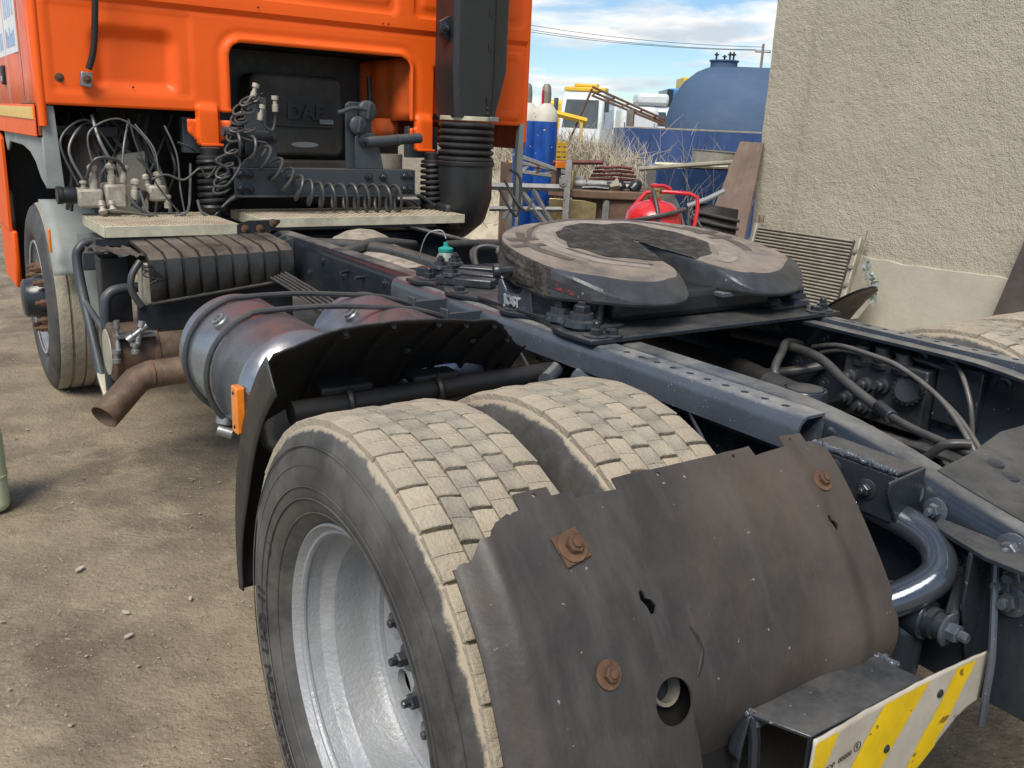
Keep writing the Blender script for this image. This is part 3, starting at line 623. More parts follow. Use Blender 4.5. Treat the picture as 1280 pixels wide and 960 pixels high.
# front part of the left bracket: open cast eye with the maker's name
ej = MB()
ej.prism([(.590, 0), (.762, 0), (.750, .072), (.734, .080), (.712, .046), (.652, .046), (.622, .085), (.602, .085)], (-.432, 0, 1.001), (0, 1, 0), (-.10, 0, 1), .055)
eo = ej.build('bearing_eye', 'frame_clean', TR, 40, bevel=.005)
text_obj('JOST', 'cast_letters', 'letter', eo, .038, .002, basis((-.4365, .682, 1.025), (0, -1, 0), (-.10, 0, 1)), bold=.0014, spacing=.92)
MB().grid(lambda u, v: (-.428+.07*u+.02*math.sin(u*3.1), .60-.20*u, 1.002+(.085-.01*u)*v), 12, 5).build('bearing_flank', 'frame', eo, solid=.012)
# top plate: horseshoe with rear slot, tilted back
SL = .15; Y0F = .70; Z0F = 1.170
def fw(x, y, dz=0): return (x, y, Z0F+SL*(y-Y0F)+dz)
def plate_outline():
    L = []
    pts = [(-.030, .645), (-.040, .58), (-.056, .50), (-.078, .42), (-.108, .355), (-.16, .32), (-.24, .315), (-.33, .345), (-.395, .40), (-.437, .48), (-.455, .58), (-.452, .68), (-.425, .77), (-.36, .85), (-.25, .915), (-.12, .94), (0, .945)]
    left = smooth_path([Vector((a, b, 0)) for a, b in pts], 4)
    L = [(v.x, v.y) for v in left]
    R2 = [(-a, b) for a, b in reversed(L[:-1])]
    arc = [(.030*math.cos(R_(t)), .645+.030*math.sin(R_(t))) for t in range(20, 180, 20)]
    return L + R2 + arc
PO = plate_outline()
def ring_scale(P, k, c=(0, .66)): return [(c[0]+(x-c[0])*k, c[1]+(y-c[1])*k) for x, y in P]
def rear_drop(y): return -.034*sst(.46, .30, y)
m = MB(); nP = len(PO)
def inset(P, d):
    out = []; n = len(P)
    for i in range(n):
        a = Vector(P[i-1]); b = Vector(P[i]); c = Vector(P[(i+1) % n]); t = (c-a).normalized(); nn = Vector((-t.y, t.x)); k_ = d(b.x, b.y) if callable(d) else d; out.append((b.x+nn.x*k_, b.y+nn.y*k_))
    return out
# orientation check
A2 = sum(PO[i][0]*PO[(i+1) % nP][1]-PO[(i+1) % nP][0]*PO[i][1] for i in range(nP))
sg = 1 if A2 > 0 else -1
rw = lambda x, y: sst(.52, .36, y)*sst(.06, .13, abs(x)); L0 = inset(PO, lambda x, y: sg*(.007+.052*rw(x, y))); L1 = inset(PO, lambda x, y: sg*(.002+.004*rw(x, y))); L2 = PO; L3 = inset(PO, sg*.004)
lay = [[fw(x, y, rear_drop(y)*.25) for x, y in L0], [fw(x, y, -.003+rear_drop(y)) for x, y in L1], [fw(x, y, -.009+rear_drop(y)) for x, y in L2], [fw(x, y, -.076+.030*sst(.56, .34, y)) for x, y in L2], [fw(x, y, -.083+.030*sst(.56, .34, y)) for x, y in L3]]
vs = [p for l in lay for p in l]
fs = [(j*nP+i, j*nP+(i+1) % nP, (j+1)*nP+(i+1) % nP, (j+1)*nP+i) for j in range(4) for i in range(nP)]
m.add(vs, fs); fp_ = m.build('coupling_plate', 'fifth_side', TR, 26); fp_.data.materials.append(T['grease'])
for p_ in fp_.data.polygons:
    c_ = p_.center
    if c_.y > .50 and abs(c_.x) > .09: p_.material_index = 1
# cap faces via triangulated fill
def cap_fill(pts, name, mat, parent, subdiv=True):
    bm = bmesh.new(); vv = [bm.verts.new(p) for p in pts]; bm.faces.new(vv); bmesh.ops.triangulate(bm, faces=bm.faces, ngon_method='BEAUTY')
    me = bpy.data.meshes.new(name); bmesh.ops.recalc_face_normals(bm, faces=bm.faces); bm.to_mesh(me); bm.free(); me.materials.append(T[mat]); o = bpy.data.objects.new(name, me); return link(o, parent)
top_o = cap_fill(lay[0], 'wear_face', 'fifth', fp_)
cap_fill(lay[4], 'under_face', 'frame_dark', fp_)
# grease ring in the middle and grease grooves
def fan(R0, R1, t0, t1, n, dz, name, mat, cx=0, cy=.68, jag=0.0, nr=2, lump_=0.0):
    m = MB(); r4 = random.Random(11); rows = []
    for k in range(n+1):
        t = R_(t0+(t1-t0)*k/n); j0 = 1+jag*noise.noise((math.cos(t)*2, math.sin(t)*2, 1)); j1 = 1+jag*noise.noise((math.cos(t)*3, math.sin(t)*3, 7))
        rows.append([(cx+R*math.cos(t), cy+R*math.sin(t)*.78) for R in [R0*j0+(R1*j1-R0*j0)*q/nr for q in range(nr+1)]])
    vs = [fw(x, y, dz+lump_*(.5+noise.noise((x*60, y*60, 3))+.6*noise.noise((x*150, y*150, 8)))*min(1, (len(r)-1-q)/2)+rear_drop(y)*.25) for r in rows for q, (x, y) in enumerate(r)]
    c_ = len(rows[0]); fs = [(c_*k+i, c_*k+i+1, c_*k+i+1+c_, c_*k+i+c_) for k in range(n) for i in range(c_-1)]
    return m.add(vs, fs).build(name, mat, fp_, 60)
fan(.012, .250, -76, 256, 150, .0018, 'grease_layer', 'grease', cy=.695, jag=.16, nr=28, lump_=.0022)
fan(.262, .325, -62, 242, 90, .0006, 'worn_ring', 'fifth_light', jag=.05)
fan(.335, .352, 20, 160, 40, .0012, 'grease_groove', 'fifth_dark', jag=.03)
fan(.355, .385, 150, 205, 20, .0012, 'grease_groove', 'fifth_dark', jag=.03)
fan(.355, .385, -25, 30, 20, .0012, 'grease_groove', 'fifth_dark', jag=.03)
fan(.27, .285, 185, 245, 24, .0012, 'grease_groove', 'fifth_dark', jag=.03)
for x, y, w_, h_ in ((-.355, .76, .05, .018), (-.375, .70, .055, .014), (.355, .76, .05, .018), (.36, .70, .05, .014)):
    m = MB(); m.add([fw(x-w_, y-h_, .0015), fw(x+w_, y-h_*.6, .0015), fw(x+w_, y+h_, .0015), fw(x-w_, y+h_*.6, .0015)], [(0, 1, 2, 3)]); m.build('grease_pocket', 'fifth_dark', fp_, 0)
for x, y in ((-.25, .67), (.23, .66)):
    MB().add([fw(x+.014*math.cos(t), y+.014*math.sin(t), .0016) for t in [k*math.pi/7 for k in range(14)]], [tuple(range(14))]).build('plate_hole', 'ink', fp_, 0)
# grease-caked lump on the front flank, lock lever bolt, chipped red paint
m = MB()
def lump(u, v):
    t = R_(118+u*92); r = .452+.012*noise.noise((u*9, v*5, 0))+.016*math.sin(v*math.pi)
    x = r*math.cos(t); y = .64+r*.68*math.sin(t); z = fw(x, y)[2]-.014-.074*v+.006*noise.noise((u*12, v*4, 5))
    return (x, y, z)
m.grid(lump, 44, 9); m.build('caked_grease', 'grease', fp_, 60)
m = MB().lathe([(0, 0), (.018, 0), (.020, .006), (.020, .016), (.012, .018), (.0105, .06), (.015, .062), (.015, .10), (0, .10)], (-.510, .665, 1.112), (.93, -.36, .06), 16); m.build('lock_bolt', 'frame', fp_)
m = MB(); 
def redp(u, v):
    # strip following the left flank
    i0, i1 = .44, .60; y = .455-(u-.5)*.11; k = [p for p in PO if p[0] < -.36 and p[1] < .70]
    k.sort(key=lambda p: abs(p[1]-y)); x = k[0][0]-.0022
    a = min(k, key=lambda p: p[1]); 
    best = sorted(k, key=lambda p: abs(p[1]-y))[:2]; t = 0 if abs(best[1][1]-best[0][1]) < 1e-6 else (y-best[0][1])/(best[1][1]-best[0][1]); x = best[0][0]+(best[1][0]-best[0][0])*t-.0022
    return (x, y, fw(x, y)[2]-.026-.022*v+rear_drop(y)*.8)
m.grid(redp, 16, 3); m.build('red_paint_patch', 'redpaint', fp_, 60)
# pedestal mass hidden below the plate
m = MB().bb((-.30, .42, 1.001), (.30, .86, 1.075)); m.build('lock_housing', 'frame_dark', fp_, bevel=.02)
m = MB().bb((.06, .39, 1.052), (.40, .45, 1.064)); m.build('wear_rail', 'frame_clean', fp_, bevel=.002)
# slide bars and clamps ahead of the coupling
for (x0, y0, x1, y1, w_, h_) in ((-.40, 1.28, -.22, 1.02, .045, .03), (-.33, 1.32, -.10, 1.10, .04, .03), (-.42, 1.12, -.30, .98, .05, .028)):
    d = Vector((x1-x0, y1-y0, 0)); c = ((x0+x1)/2, (y0+y1)/2, 1.001+h_/2); m = MB().box(c, (d.length, w_, h_), Matrix.Rotation(math.atan2(d.y, d.x), 3, 'Z')); m.build('clamp_bar', 'frame', mp_, bevel=.006)
    place(B_CONE, 'bolt', mp_, ((x0*.75+x1*.25), (y0*.75+y1*.25), 1.001+h_), (0, 0, 1), .9, x0)
m = MB().tube([(.30, .93, 1.13), (.38, .95, 1.145), (.48, .86, 1.145), (.53, .74, 1.13), (.52, .70, 1.11)], .008, 10, sm=5); m.build('release_handle', 'frame_dark', fp_)

# ---- front half of the left mudguard (torn top edge), seen from inside
def guard_r(u): return .655+.016*math.sin(math.pi*min(1, max(0, u)))
def g_top(u):
    t = 55+9*sst(0, .16, u)-5*sst(.25, .75, u)-13*sst(.72, 1.0, u)
    return t+.8*noise.noise((u*16, 0, 0))+.6*noise.noise((u*45, 2, 0))
def gpt(u, th, dr=0):
    r = guard_r(u)+dr; x = -1.205+u*.66; return (x, r*math.cos(R_(th)), ZC+r*math.sin(R_(th)))
m = MB().grid(lambda u, v: gpt(u, -9+(g_top(u)+9)*v), 60, 46)
fg = m.build('front_mudguard', 'black', TR, 50, solid=.004)
m = MB().grid(lambda u, v: (-1.2085, (.665-.085*u*(.35+.65*sst(0, .5, v)))*math.cos(R_(-9+61*v)), ZC+(.665-.085*u*(.35+.65*sst(0, .5, v)))*math.sin(R_(-9+61*v))), 4, 34); m.build('side_skirt', 'batt', fg, 50, solid=.004)
for u in (.18, .34, .52, .64, .76, .88):
    m = MB(); ths = [8+(g_top(u)-9)*k/14 for k in range(15)]
    for a, b in zip(ths, ths[1:]):
        p = [gpt(u-.012, a, -.001), gpt(u+.012, a, -.001), gpt(u+.012, b, -.001), gpt(u-.012, b, -.001)]; q = [gpt(u-.006, a, -.012), gpt(u+.006, a, -.012), gpt(u+.006, b, -.012), gpt(u-.006, b, -.012)]
        m.add(p+q, [(4, 5, 6, 7), (0, 1, 5, 4), (1, 2, 6, 5), (2, 3, 7, 6), (3, 0, 4, 7)])
    m.build('stiffening_rib', 'black', fg, 30)
MB().tube([(-1.15, .44, .88), (-.78, .45, .885), (-.40, .46, .885)], .026, 16).build('guard_support_tube', 'black', TR)
for x in (-1.02, -.80):
    m = MB().tube([(x, .45+.034*math.cos(t), .882+.034*math.sin(t)) for t in [2*math.pi*k/20 for k in range(20)]], .008, 6, closed=True); m.build('guard_clamp', 'black', TR)
    MB().bb((x-.06, .44, .905), (x+.06, .50, .925)).build('guard_clamp', 'black', TR, bevel=.006)
for u, th in ((.5, 48), (.74, 50), (.95, 38), (.2, 60)):
    place(RIVET, 'rivet', fg, gpt(u, th, -.004), Vector((0, -math.cos(R_(th)), -math.sin(R_(th)))), .7)

# ---- rear half: loose curved panel over the back of the twin tyres
RG = .637
XG0, XG1 = -1.262, -.548
def rg_top(x):
    t = 129.0
    t += 4.0*sst(-1.17, -1.262, x)
    if -1.262 <= x < -1.155: t += .9*noise.noise((x*60, 0, 0))+.5*noise.noise((x*160, 3, 0))
    if -1.155 <= x < -1.100: t -= 2.2
    if -1.100 <= x < -1.065: t -= .9
    if -.985 <= x < -.70: t -= 1.7
    if -.64 <= x < -.585: t -= 1.6
    t += 1.6*sst(-.58, -.548, x)
    return t+.12*noise.noise((x*30, 7, 0))
def rg_bot(x): return 187 if x < -1.01 else 187-20.5*sst(-1.01, -.985, x)-2.0*sst(-.98, -.55, x)
def rg_r(x, th):
    r = RG+.010*noise.noise((x*3, th*.05, 0))+.004*noise.noise((x*9, th*.12, 4))
    r -= .030*sst(-1.215, -1.262, x)                            # turned-down outer lip
    r += .004*math.exp(-((x+1.08)/.05)**2)*sst(132, 145, th)   # pressed crease
    r += .008*sst(-1.05, -.90, x)*sst(136, 148, th)
    r += .020*sst(-.72, -.56, x)
    if x > -.99: r -= .085*sst(151, 170, th)**2                    # bottom edge curls under
    r -= .010*sst(-.64, -.60, x)
    return r
def rgp(x, th, dr=0):
    r = rg_r(x, th)+dr; return (x, r*math.cos(R_(th)), ZC+r*math.sin(R_(th)))
XS = sorted(set([XG0+(XG1-XG0)*k/150 for k in range(151)]+[e+d for e in (-1.155, -1.10, -1.065, -.985, -.70, -.64, -.585) for d in (-.0004, .0004)]))
m = MB().grid(lambda u, v: (lambda x: rgp(x, rg_top(x)+(rg_bot(x)-rg_top(x))*v))(XS[int(round(u*(len(XS)-1)))]), len(XS)-1, 70)
rgo = m.build('rear_mudguard', 'flap', TR, 55, solid=.004)
rgo['label'] = 'worn brownish black rear mudguard panel with torn edge, holes and rusty bolts'
def rdir(th): return Vector((0, math.cos(R_(th)), math.sin(R_(th))))
def keyhole(x, th, s):
    n_ = rdir(th); t_ = n_.cross(Vector((1, 0, 0))); X = Vector((1, 0, 0)); P = Vector(rgp(x, th))-n_*.03
    pts = [(-.35, 1.6), (.2, 1.7), (.45, 1.2), (.3, .4), (.9, -.2), (1.05, -1.2), (.3, -1.75), (-.5, -1.5), (-.4, -.5), (-.75, .8)]
    a = R_(18); pts = [(p[0]*math.cos(a)-p[1]*math.sin(a), p[0]*math.sin(a)+p[1]*math.cos(a)) for p in pts]
    return MB().prism([(p[0]*s, p[1]*s) for p in pts], P, X, t_, .06 if X.cross(t_).dot(n_) > 0 else -.06)
cuts = []
n_ = rdir(155.0); P = Vector(rgp(-1.018, 155.0)); cuts.append(MB().cyl(P-n_*.04, P+n_*.04, .031, n=30))
cuts += [keyhole(-1.018, 143.3, .0105), keyhole(-.620, 141.2, .0085)]
for x, th in ((-1.125, rg_top(-1.125)+.8), (-.90, rg_top(-.90)+.9), (-.74, rg_top(-.74)+.9), (-.615, rg_top(-.615)+.8)):
    P = Vector(rgp(x, th)); cuts.append(MB().cyl(P-rdir(th)*.02, P+rdir(th)*.02, .0035, n=10))
cut(rgo, cuts)
# pale pipe end behind the hole
P = Vector(rgp(-.990, 154.6))-rdir(155)*.075
MB().lathe([(.020, 0), (.025, 0), (.025, .03), (.020, .03), (.020, 0)], P, rdir(155), 22).build('pipe_end', 'fin', TR)
# crack in the panel
cp = [Vector(rgp(x, th, .0026)) for x, th in ((-.962, 147.6), (-.955, 149.2), (-.953, 150.6), (-.962, 152.0), (-.972, 153.2))]
MB().tube(cp, [.0008, .0028, .0026, .0034, .0016], 5).build('crack', 'ink', rgo)
# bolts
P = Vector(rgp(-1.106, 134.8)); d = rdir(134.8); X = Vector((1, .05, 0)).normalized(); sqw = MB().box(P+d*.004, (.044, .044, .004), Matrix((X, d.cross(X), d)).transposed() @ Matrix.Rotation(.15, 3, 'Z')); sqw.build('square_washer', 'rust', rgo, bevel=.001)
place(B_RUST, 'bolt', rgo, P+d*.006, d, 1.15, .3)
for x, th, sc in ((-1.111, 149.4, 1.0), (-.600, 135.2, .95)):
    place(B_RUST, 'bolt', rgo, Vector(rgp(x, th))+rdir(th)*.002, rdir(th), sc, .5)
m = MB().grid(lambda u, v: (-1.0+.46*u, .575*math.cos(R_(150+60*v)), ZC+.575*math.sin(R_(150+60*v))), 10, 24); m.build('guard_shade_sheet', 'black', TR, 50, solid=.004)  # added black sheet standing in for the shade under the guard
# right-hand guard (only its ends show)
m = MB().grid(lambda u, v: (.62+u*.60, .64*math.cos(R_(122+70*v)), ZC+.64*math.sin(R_(122+70*v))), 16, 24); m.build('rear_mudguard', 'flap', TR, 50, solid=.004)
def rgt(u): return 64-44*sst(.10, .62, u)+2.5*noise.noise((u*11, 0, 0))
m = MB().grid(lambda u, v: (.53+u*.66, .64*math.cos(R_(-9+(rgt(u)+9)*v)), ZC+.64*math.sin(R_(-9+(rgt(u)+9)*v))), 30, 30); m.build('front_mudguard', 'frame_dark', TR, 50, solid=.004)

# ---- guard carrier behind the twin tyres
m = MB().bb((-.462, -.505, .944), (-.389, -.325, .951)); m.bb((-.462, -.505, .862), (-.455, -.325, .9435))
m.prism([(0, 0), (.10, -.01), (.10, -.03), (.055, -.105), (0, -.105)], (-.389, -.512, .951), (-1, 0, 0), (0, 0, 1), .007)
cb = m.build('guard_bracket', 'frame', TR, 30, bevel=.0025)
r5 = random.Random(5)
weld([(-.459, -.33, .950), (-.459, -.42, .951), (-.459, -.50, .950)], .0055, 'weld_bead', cb, seed=3)
for y, z in ((-.385, .918), (-.455, .905)): place(B_NUT, 'nut', cb, (-.4622, y, z), (-1, 0, 0), .75, y*7)
MB().lathe([(0, 0), (.012, 0)], (-.4626, -.42, .885), (-1, 0, 0), 16).build('bracket_hole', 'ink', cb)
pipe = [(-.405, -.36, .872), (-.430, -.44, .868), (-.426, -.52, .858), (-.434, -.575, .842), (-.465, -.602, .812), (-.515, -.585, .780), (-.565, -.550, .755), (-.66, -.50, .74)]
po = MB().tube(pipe, .0275, 20, sm=6).build('carrier_tube', 'chrome', TR)
for q in range(3): weld([(-.428+.029*math.cos(t), -.428-.007*q, .868+.029*math.sin(t)) for t in [k*math.pi/8 for k in range(17)]], .006, 'weld_bead', po, 'chrome', 8+q)

# shelf bracket on the rail
m = MB().prism([(0, -.550), (-.040, -.560), (-.078, -.67), (-.075, -.76), (0, -.86)], (-.388, 0, .866), (1, 0, 0), (0, 1, 0), .008); m.build('shelf_bracket', 'frame', TR, bevel=.0015)
m = MB().prism([(0, 0), (-.07, 0), (-.065, -.09), (-.01, -.22), (0, -.22)], (-.388, -.640, .866), (1, 0, 0), (0, 0, 1), .007)
m.prism([(0, 0), (-.05, 0), (-.02, -.22), (0, -.22)], (-.388, -.555, .866), (1, 0, 0), (0, 0, 1), .007); m.build('shelf_web', 'frame', TR, bevel=.002)
m = MB().bb((-.395, -.86, .60), (-.3885, -.545, .862)); m.build('fish_plate', 'frame', TR, bevel=.003)
for y, z, sc in ((-.69, .835, 1.15), (-.69, .79, 1.2), (-.60, .82, .6), (-.76, .80, 1.1), (-.76, .75, 1.0)): place(B_NUTC, 'nut', TR, (-.3955, y, z), (-1, 0, 0), sc, y)
for y, z in ((-.60, .855), (-.585, .79)):
    m = MB().lathe([(.017, 0), (.020, .003), (.017, .005)], (-.396, y, z), (-1, 0, 0), 20); m.build('rail_boss', 'frame', TR)
# shock absorber with its upper pin
sh = MB().lathe([(0, 0), (.036, 0), (.036, .30), (.030, .315), (0, .32)], (-.475, -.56, .40), (.0, -.02, 1), 24).build('shock_absorber', 'frame', TR)
MB().cyl((-.475, -.525, .735), (-.475, -.61, .735), .034, n=22).build('shock_eye', 'frame', sh, bevel=.004)
m = MB().lathe([(0, 0), (.026, 0), (.026, .012), (.022, .014), (.022, .03), (0, .03)], (-.475, -.61, .735), (0, -1, 0), 20); m.build('shock_pin', 'frame', sh); place(B_NUTC, 'nut', sh, (-.475, -.64, .735), (0, -1, 0), 1.2, .2)
MB().cyl((-.475, -.56, .0+.28), (-.475, -.56, .42), .022, n=16).build('shock_rod', 'steel', sh)
MB().tube([(-.40, -.61, .79), (-.45, -.63, .745)], .012, 8).build('shock_bracket', 'frame', sh)

# ---- rear box bracket with the striped marker board
bt = MB().prism([(-.884, -.590), (-.600, -.572), (-.585, -.674), (-.846, -.674)], (0, 0, .697), (1, 0, 0), (0, 1, 0), .006)
bt.prism([(-.884, 0), (-.878, 0), (-.878, -.10), (-.884, -.10)], (0, -.590, .697), (1, 0, 0), (0, 0, 1), -.01)
bo = bt.build('box_bracket', 'frame', TR, 30, bevel=.002)
MB().prism([(-.846, 0), (-.585, .0), (-.585, -.16), (-.846, -.16)], (0, -.6735, .701), (1, 0, 0), (0, 0, 1), -.005).build('box_front', 'frame', bo)
MB().tube([(-.872, -.592, .69), (-.868, -.600, .66), (-.862, -.604, .55)], .009, 8, sm=3).build('box_rod', 'frame', bo)
MB().grid(lambda u, v: (-.876-.014*u, -.588-.012*math.sin(u*3), .700-.055*u+(-.0)*v-.0, ) if False else (-.880-.012*math.sin(u*1.6)-.0*v, -.575-.024*v, .700-.07*u), 8, 3).build('box_lip', 'frame', bo, solid=.004)
weld([(-.600, -.572, .703), (-.592, -.60, .703), (-.588, -.63, .703)], .006, 'weld_bead', bo, seed=12)
weld([(-.880, -.592, .702), (-.872, -.596, .698), (-.866, -.60, .68)], .006, 'weld_bead', bo, seed=13)
# marker board: slightly buckled steel sheet with a bent end
BX0, BX1 = -.853, -.425
def bdp(x, z, d=0): return (x, -.680-.005*noise.noise((x*7, z*5, 0))-.006*sst(-.50, -.40, x)-d, z)
def b_top(x): return .7065+.0015*noise.noise((x*40, 0, 0))
def b_bot(x): return .50+.115*sst(-.66, -.43, x)
m = MB().grid(lambda u, v: bdp(BX0+(BX1-BX0)*u, b_bot(BX0+(BX1-BX0)*u)+(b_top(BX0+(BX1-BX0)*u)-b_bot(BX0+(BX1-BX0)*u))*v), 50, 20)
mk = m.build('marker_board', 'white_film', TR, 50, solid=.003); mk['label'] = 'dented marker board with yellow and off-white diagonal stripes'
def stripe(x0, x1, sl=1.25, jag=0.0):     # slanted band between x0 and x1 (measured at the top edge), leaning left going down
    mm = MB(); n_ = 24; vs = []; fs = []; 
    for j in range(n_+1):
        v = j/n_; z = .7005-.20*v; row = []
        for k in range(5):
            x = x0+(x1-x0)*k/4-(.7035-z)*sl+jag*noise.noise((z*60, k, x0)); x = max(BX0+.003, min(BX1-.004, x)); row.append((x, max(z, b_bot(x)+.003)))
        vs += [bdp(x, z, .0022) for x, z in row]
    fs = [(j*5+k, j*5+k+1, (j+1)*5+k+1, (j+1)*5+k) for j in range(n_) for k in range(4)]
    return mm.add(vs, fs).build('yellow_stripe', 'yellow', mk, 60)
stripe(-.846, -.798, .45); stripe(-.690, -.575, .80); stripe(-.510, -.455, .6, .006)
Mt = basis(bdp(-.792, .648, .0028), (1, 0, .12), (-.12, 0, 1)); text_obj('TOP  00000', 'board_print', 'ink', mk, .012, .0002, Mt)
text_obj('E', 'board_print', 'ink', mk, .010, .0002, basis(bdp(-.748, .6545, .0028), (1, 0, .12), (-.12, 0, 1)))
MB().tube([Vector(bdp(-.748, .6545, .0028))+Vector((.0075*math.cos(t), 0, .0075*math.sin(t))) for t in [k*math.pi/10 for k in range(20)]], .0006, 4, closed=True).build('board_print', 'ink', mk)
for x, z in ((-.838, .650), (-.665, .615), (-.545, .668)): place(RIVET, 'rivet', mk, bdp(x, z, .0015), (0, -1, 0), .45)
MB().tube([(-.41, -.66, .86), (-.432, -.69, .74), (-.44, -.70, .70), (-.43, -.70, .58)], .006, 8).build('board_edge_bar', 'frame_clean', mk)
# plain black spray flap at the frame end
m = MB().grid(lambda u, v: (-.62+.30*u, -.80-.02*math.sin(u*3), .16+.42*v), 6, 6); m.build('spray_flap', 'frame_dark', TR, solid=.008)

# ---- inside the frame: valve block, hoses, round reservoir
vb = MB().bb((.330, -.075, .755), (.378, .17, .925)).build('valve_block', 'valve_dark', TR, bevel=.006)
for y, z, h, r in ((.125, .92, .05, .022), (.065, .925, .055, .024), (.005, .925, .05, .024)):
    MB().lathe([(0, 0), (r*1.15, 0), (r*1.15, .012), (r, .014), (r, h*.6), (r*.8, h*.62), (r*.8, h), (0, h)], (.345, y, z-.02), (-.15, 0, 1), 18).build('valve_dome', 'valve_dark', vb)
for y, z in ((.14, .86), (.09, .85), (.04, .86), (.14, .80), (.09, .79), (.04, .80)):
    MB().lathe([(0, 0), (.021, 0), (.021, .015), (.014, .018), (.014, .035), (.009, .038), (.009, .05), (0, .05)], (.332, y, z), (-1, 0, .1), 12).build('valve_port', 'valve_dark', vb)
kn = MB().lathe([(0, 0), (.034, 0), (.036, .006), (.036, .035), (.030, .042), (.012, .043), (0, .043)], (.335, -.035, .868), (-1, -.25, .15), 28).build('valve_silencer', 'valve_dark', vb)
fl = MB()
d_ = Vector((-1, -.25, .15)).normalized(); u1, u2, _ = frame_of(d_)
for k in range(18):
    t = 2*math.pi*k/18; c = Vector((.335, -.035, .868))+d_*.022+(u1*math.cos(t)+u2*math.sin(t))*.0365; fl.cyl(c-d_*.013, c+d_*.013, .003, n=5)
fl.build('silencer_fin', 'valve_dark', vb)
MB().bb((.355, -.20, .80), (.3785, -.085, .95)).build('valve_mount', 'frame', vb, bevel=.003)
HOSE = [('hose', .012, [(.37, .35, .90), (.30, .345, .915), (.20, .28, .91), (.13, .24, .87), (.14, .20, .80), (.2, .2, .72)]),
        ('hose', .0135, [(.36, .60, .88), (.33, .42, .895), (.27, .22, .905), (.215, .08, .875), (.19, -.03, .845), (.14, -.11, .845)]),
        ('hose', .010, [(.14, -.11, .845), (.10, -.20, .845), (.08, -.32, .84), (.10, -.45, .82)]),
        ('hose', .010, [(.14, -.06, .80), (.10, -.17, .79), (.06, -.25, .80), (.05, -.30, .85), (.08, -.34, .86)]),
        ('hose_light', .0065, [(.36, .30, .905), (.33, .20, .935), (.30, .08, .94), (.29, -.02, .93), (.25, -.16, .89), (.20, -.27, .83), (.18, -.34, .76)]),
        ('hose_light', .0065, [(.36, .27, .895), (.33, .18, .925), (.30, .06, .935), (.30, -.05, .915), (.26, -.20, .86), (.22, -.30, .80)]),
        ('hose', .006, [(.37, .10, .945), (.36, -.05, .94), (.365, -.20, .925)]),
        ('hose_light', .006, [(.375, -.11, .955), (.33, -.16, .94), (.30, -.21, .88), (.30, -.23, .80)]),
        ('hose', .014, [(.2, .62, .80), (.25, .42, .81), (.32, .30, .84), (.37, .26, .86)])]
for mt, r, p in HOSE: MB().tube(p, r, 10, sm=7).build('air_hose', mt, TR)
MB().cyl((.185, -.045, .846), (.135, -.115, .845), .017, n=14).build('hose_coupling', 'frame', TR, bevel=.002)
for k in range(9): pass
MB().lathe([(.0, 0), (.056, 0), (.056, .06), (.053, .064), (.050, .064), (.049, .060), (.046, .060), (.044, .066), (.02, .068), (0, .068)], (.025, .06, .822), (0, 0, 1), 36).build('filler_cap', 'frame', TR)
m = MB().lathe([(.04 if k % 2 else .034, .012*k) for k in range(10)], (.065, .125, .842), (.32, .90, -.04), 20); m.build('corrugated_tube', 'black', TR)
MB().tube([(.10, .22, .838), (.18, .45, .83), (.26, .9, .80)], .037, 16, sm=4).build('intake_tube', 'black', TR)
# gearbox and clutter ahead of the coupling, between the rails
MB().lathe([(0, 0), (.12, 0), (.17, .1), (.19, .3), (.24, .6), (.26, .75), (0, .75)], (0.0, 1.85, .72), (0, 1, .02), 24).build('gearbox', 'valve', TR)
for p, r, mt in (([(-.25, 2.6, .93), (-.05, 2.3, .94), (.10, 2.0, .90)], .03, 'hose'), ([(-.30, 2.3, .90), (-.05, 2.35, .96), (.20, 2.45, .93), (.3, 2.7, .9)], .022, 'hose'), ([(.12, 1.75, .93), (.16, 1.85, .98), (.22, 1.80, 1.0), (.26, 1.65, .97), (.27, 1.5, .92)], .014, 'hose'), ([(.10, 1.70, .90), (.14, 1.80, .99), (.20, 1.76, 1.01), (.245, 1.60, .97), (.25, 1.45, .9)], .010, 'hose'),
                 ([(.20, 1.72, 1.0), (.25, 1.6, .98), (.26, 1.45, .93)], .022, 'hose_light'), ([(.3, 2.3, .95), (.34, 1.9, 1.0), (.36, 1.7, .97), (.35, 1.5, .9)], .016, 'hose')):
    MB().tube(p, r, 10, sm=6).build('air_hose', mt, TR)
MB().lathe([(0, 0), (.035, 0), (.04, .02), (.04, .09), (.03, .11), (.028, .115), (0, .115)], (.06, 1.90, .86), (0, 0, 1), 20).build('fluid_bottle', 'clear', TR)
MB().lathe([(.028, 0), (.031, .004), (.031, .016), (.022, .02), (.010, .024), (.010, .04), (0, .04)], (.06, 1.90, .975), (0, 0, 1), 20).build('bottle_cap', 'teal', TR)
MB().tube([(.06, 1.9, 1.03), (.05, 1.92, 1.06), (.01, 1.95, 1.05), (-.01, 1.97, 1.0), (-.02, 1.98, .93)], .003, 6, sm=5).build('tie_wire', 'steel', TR)

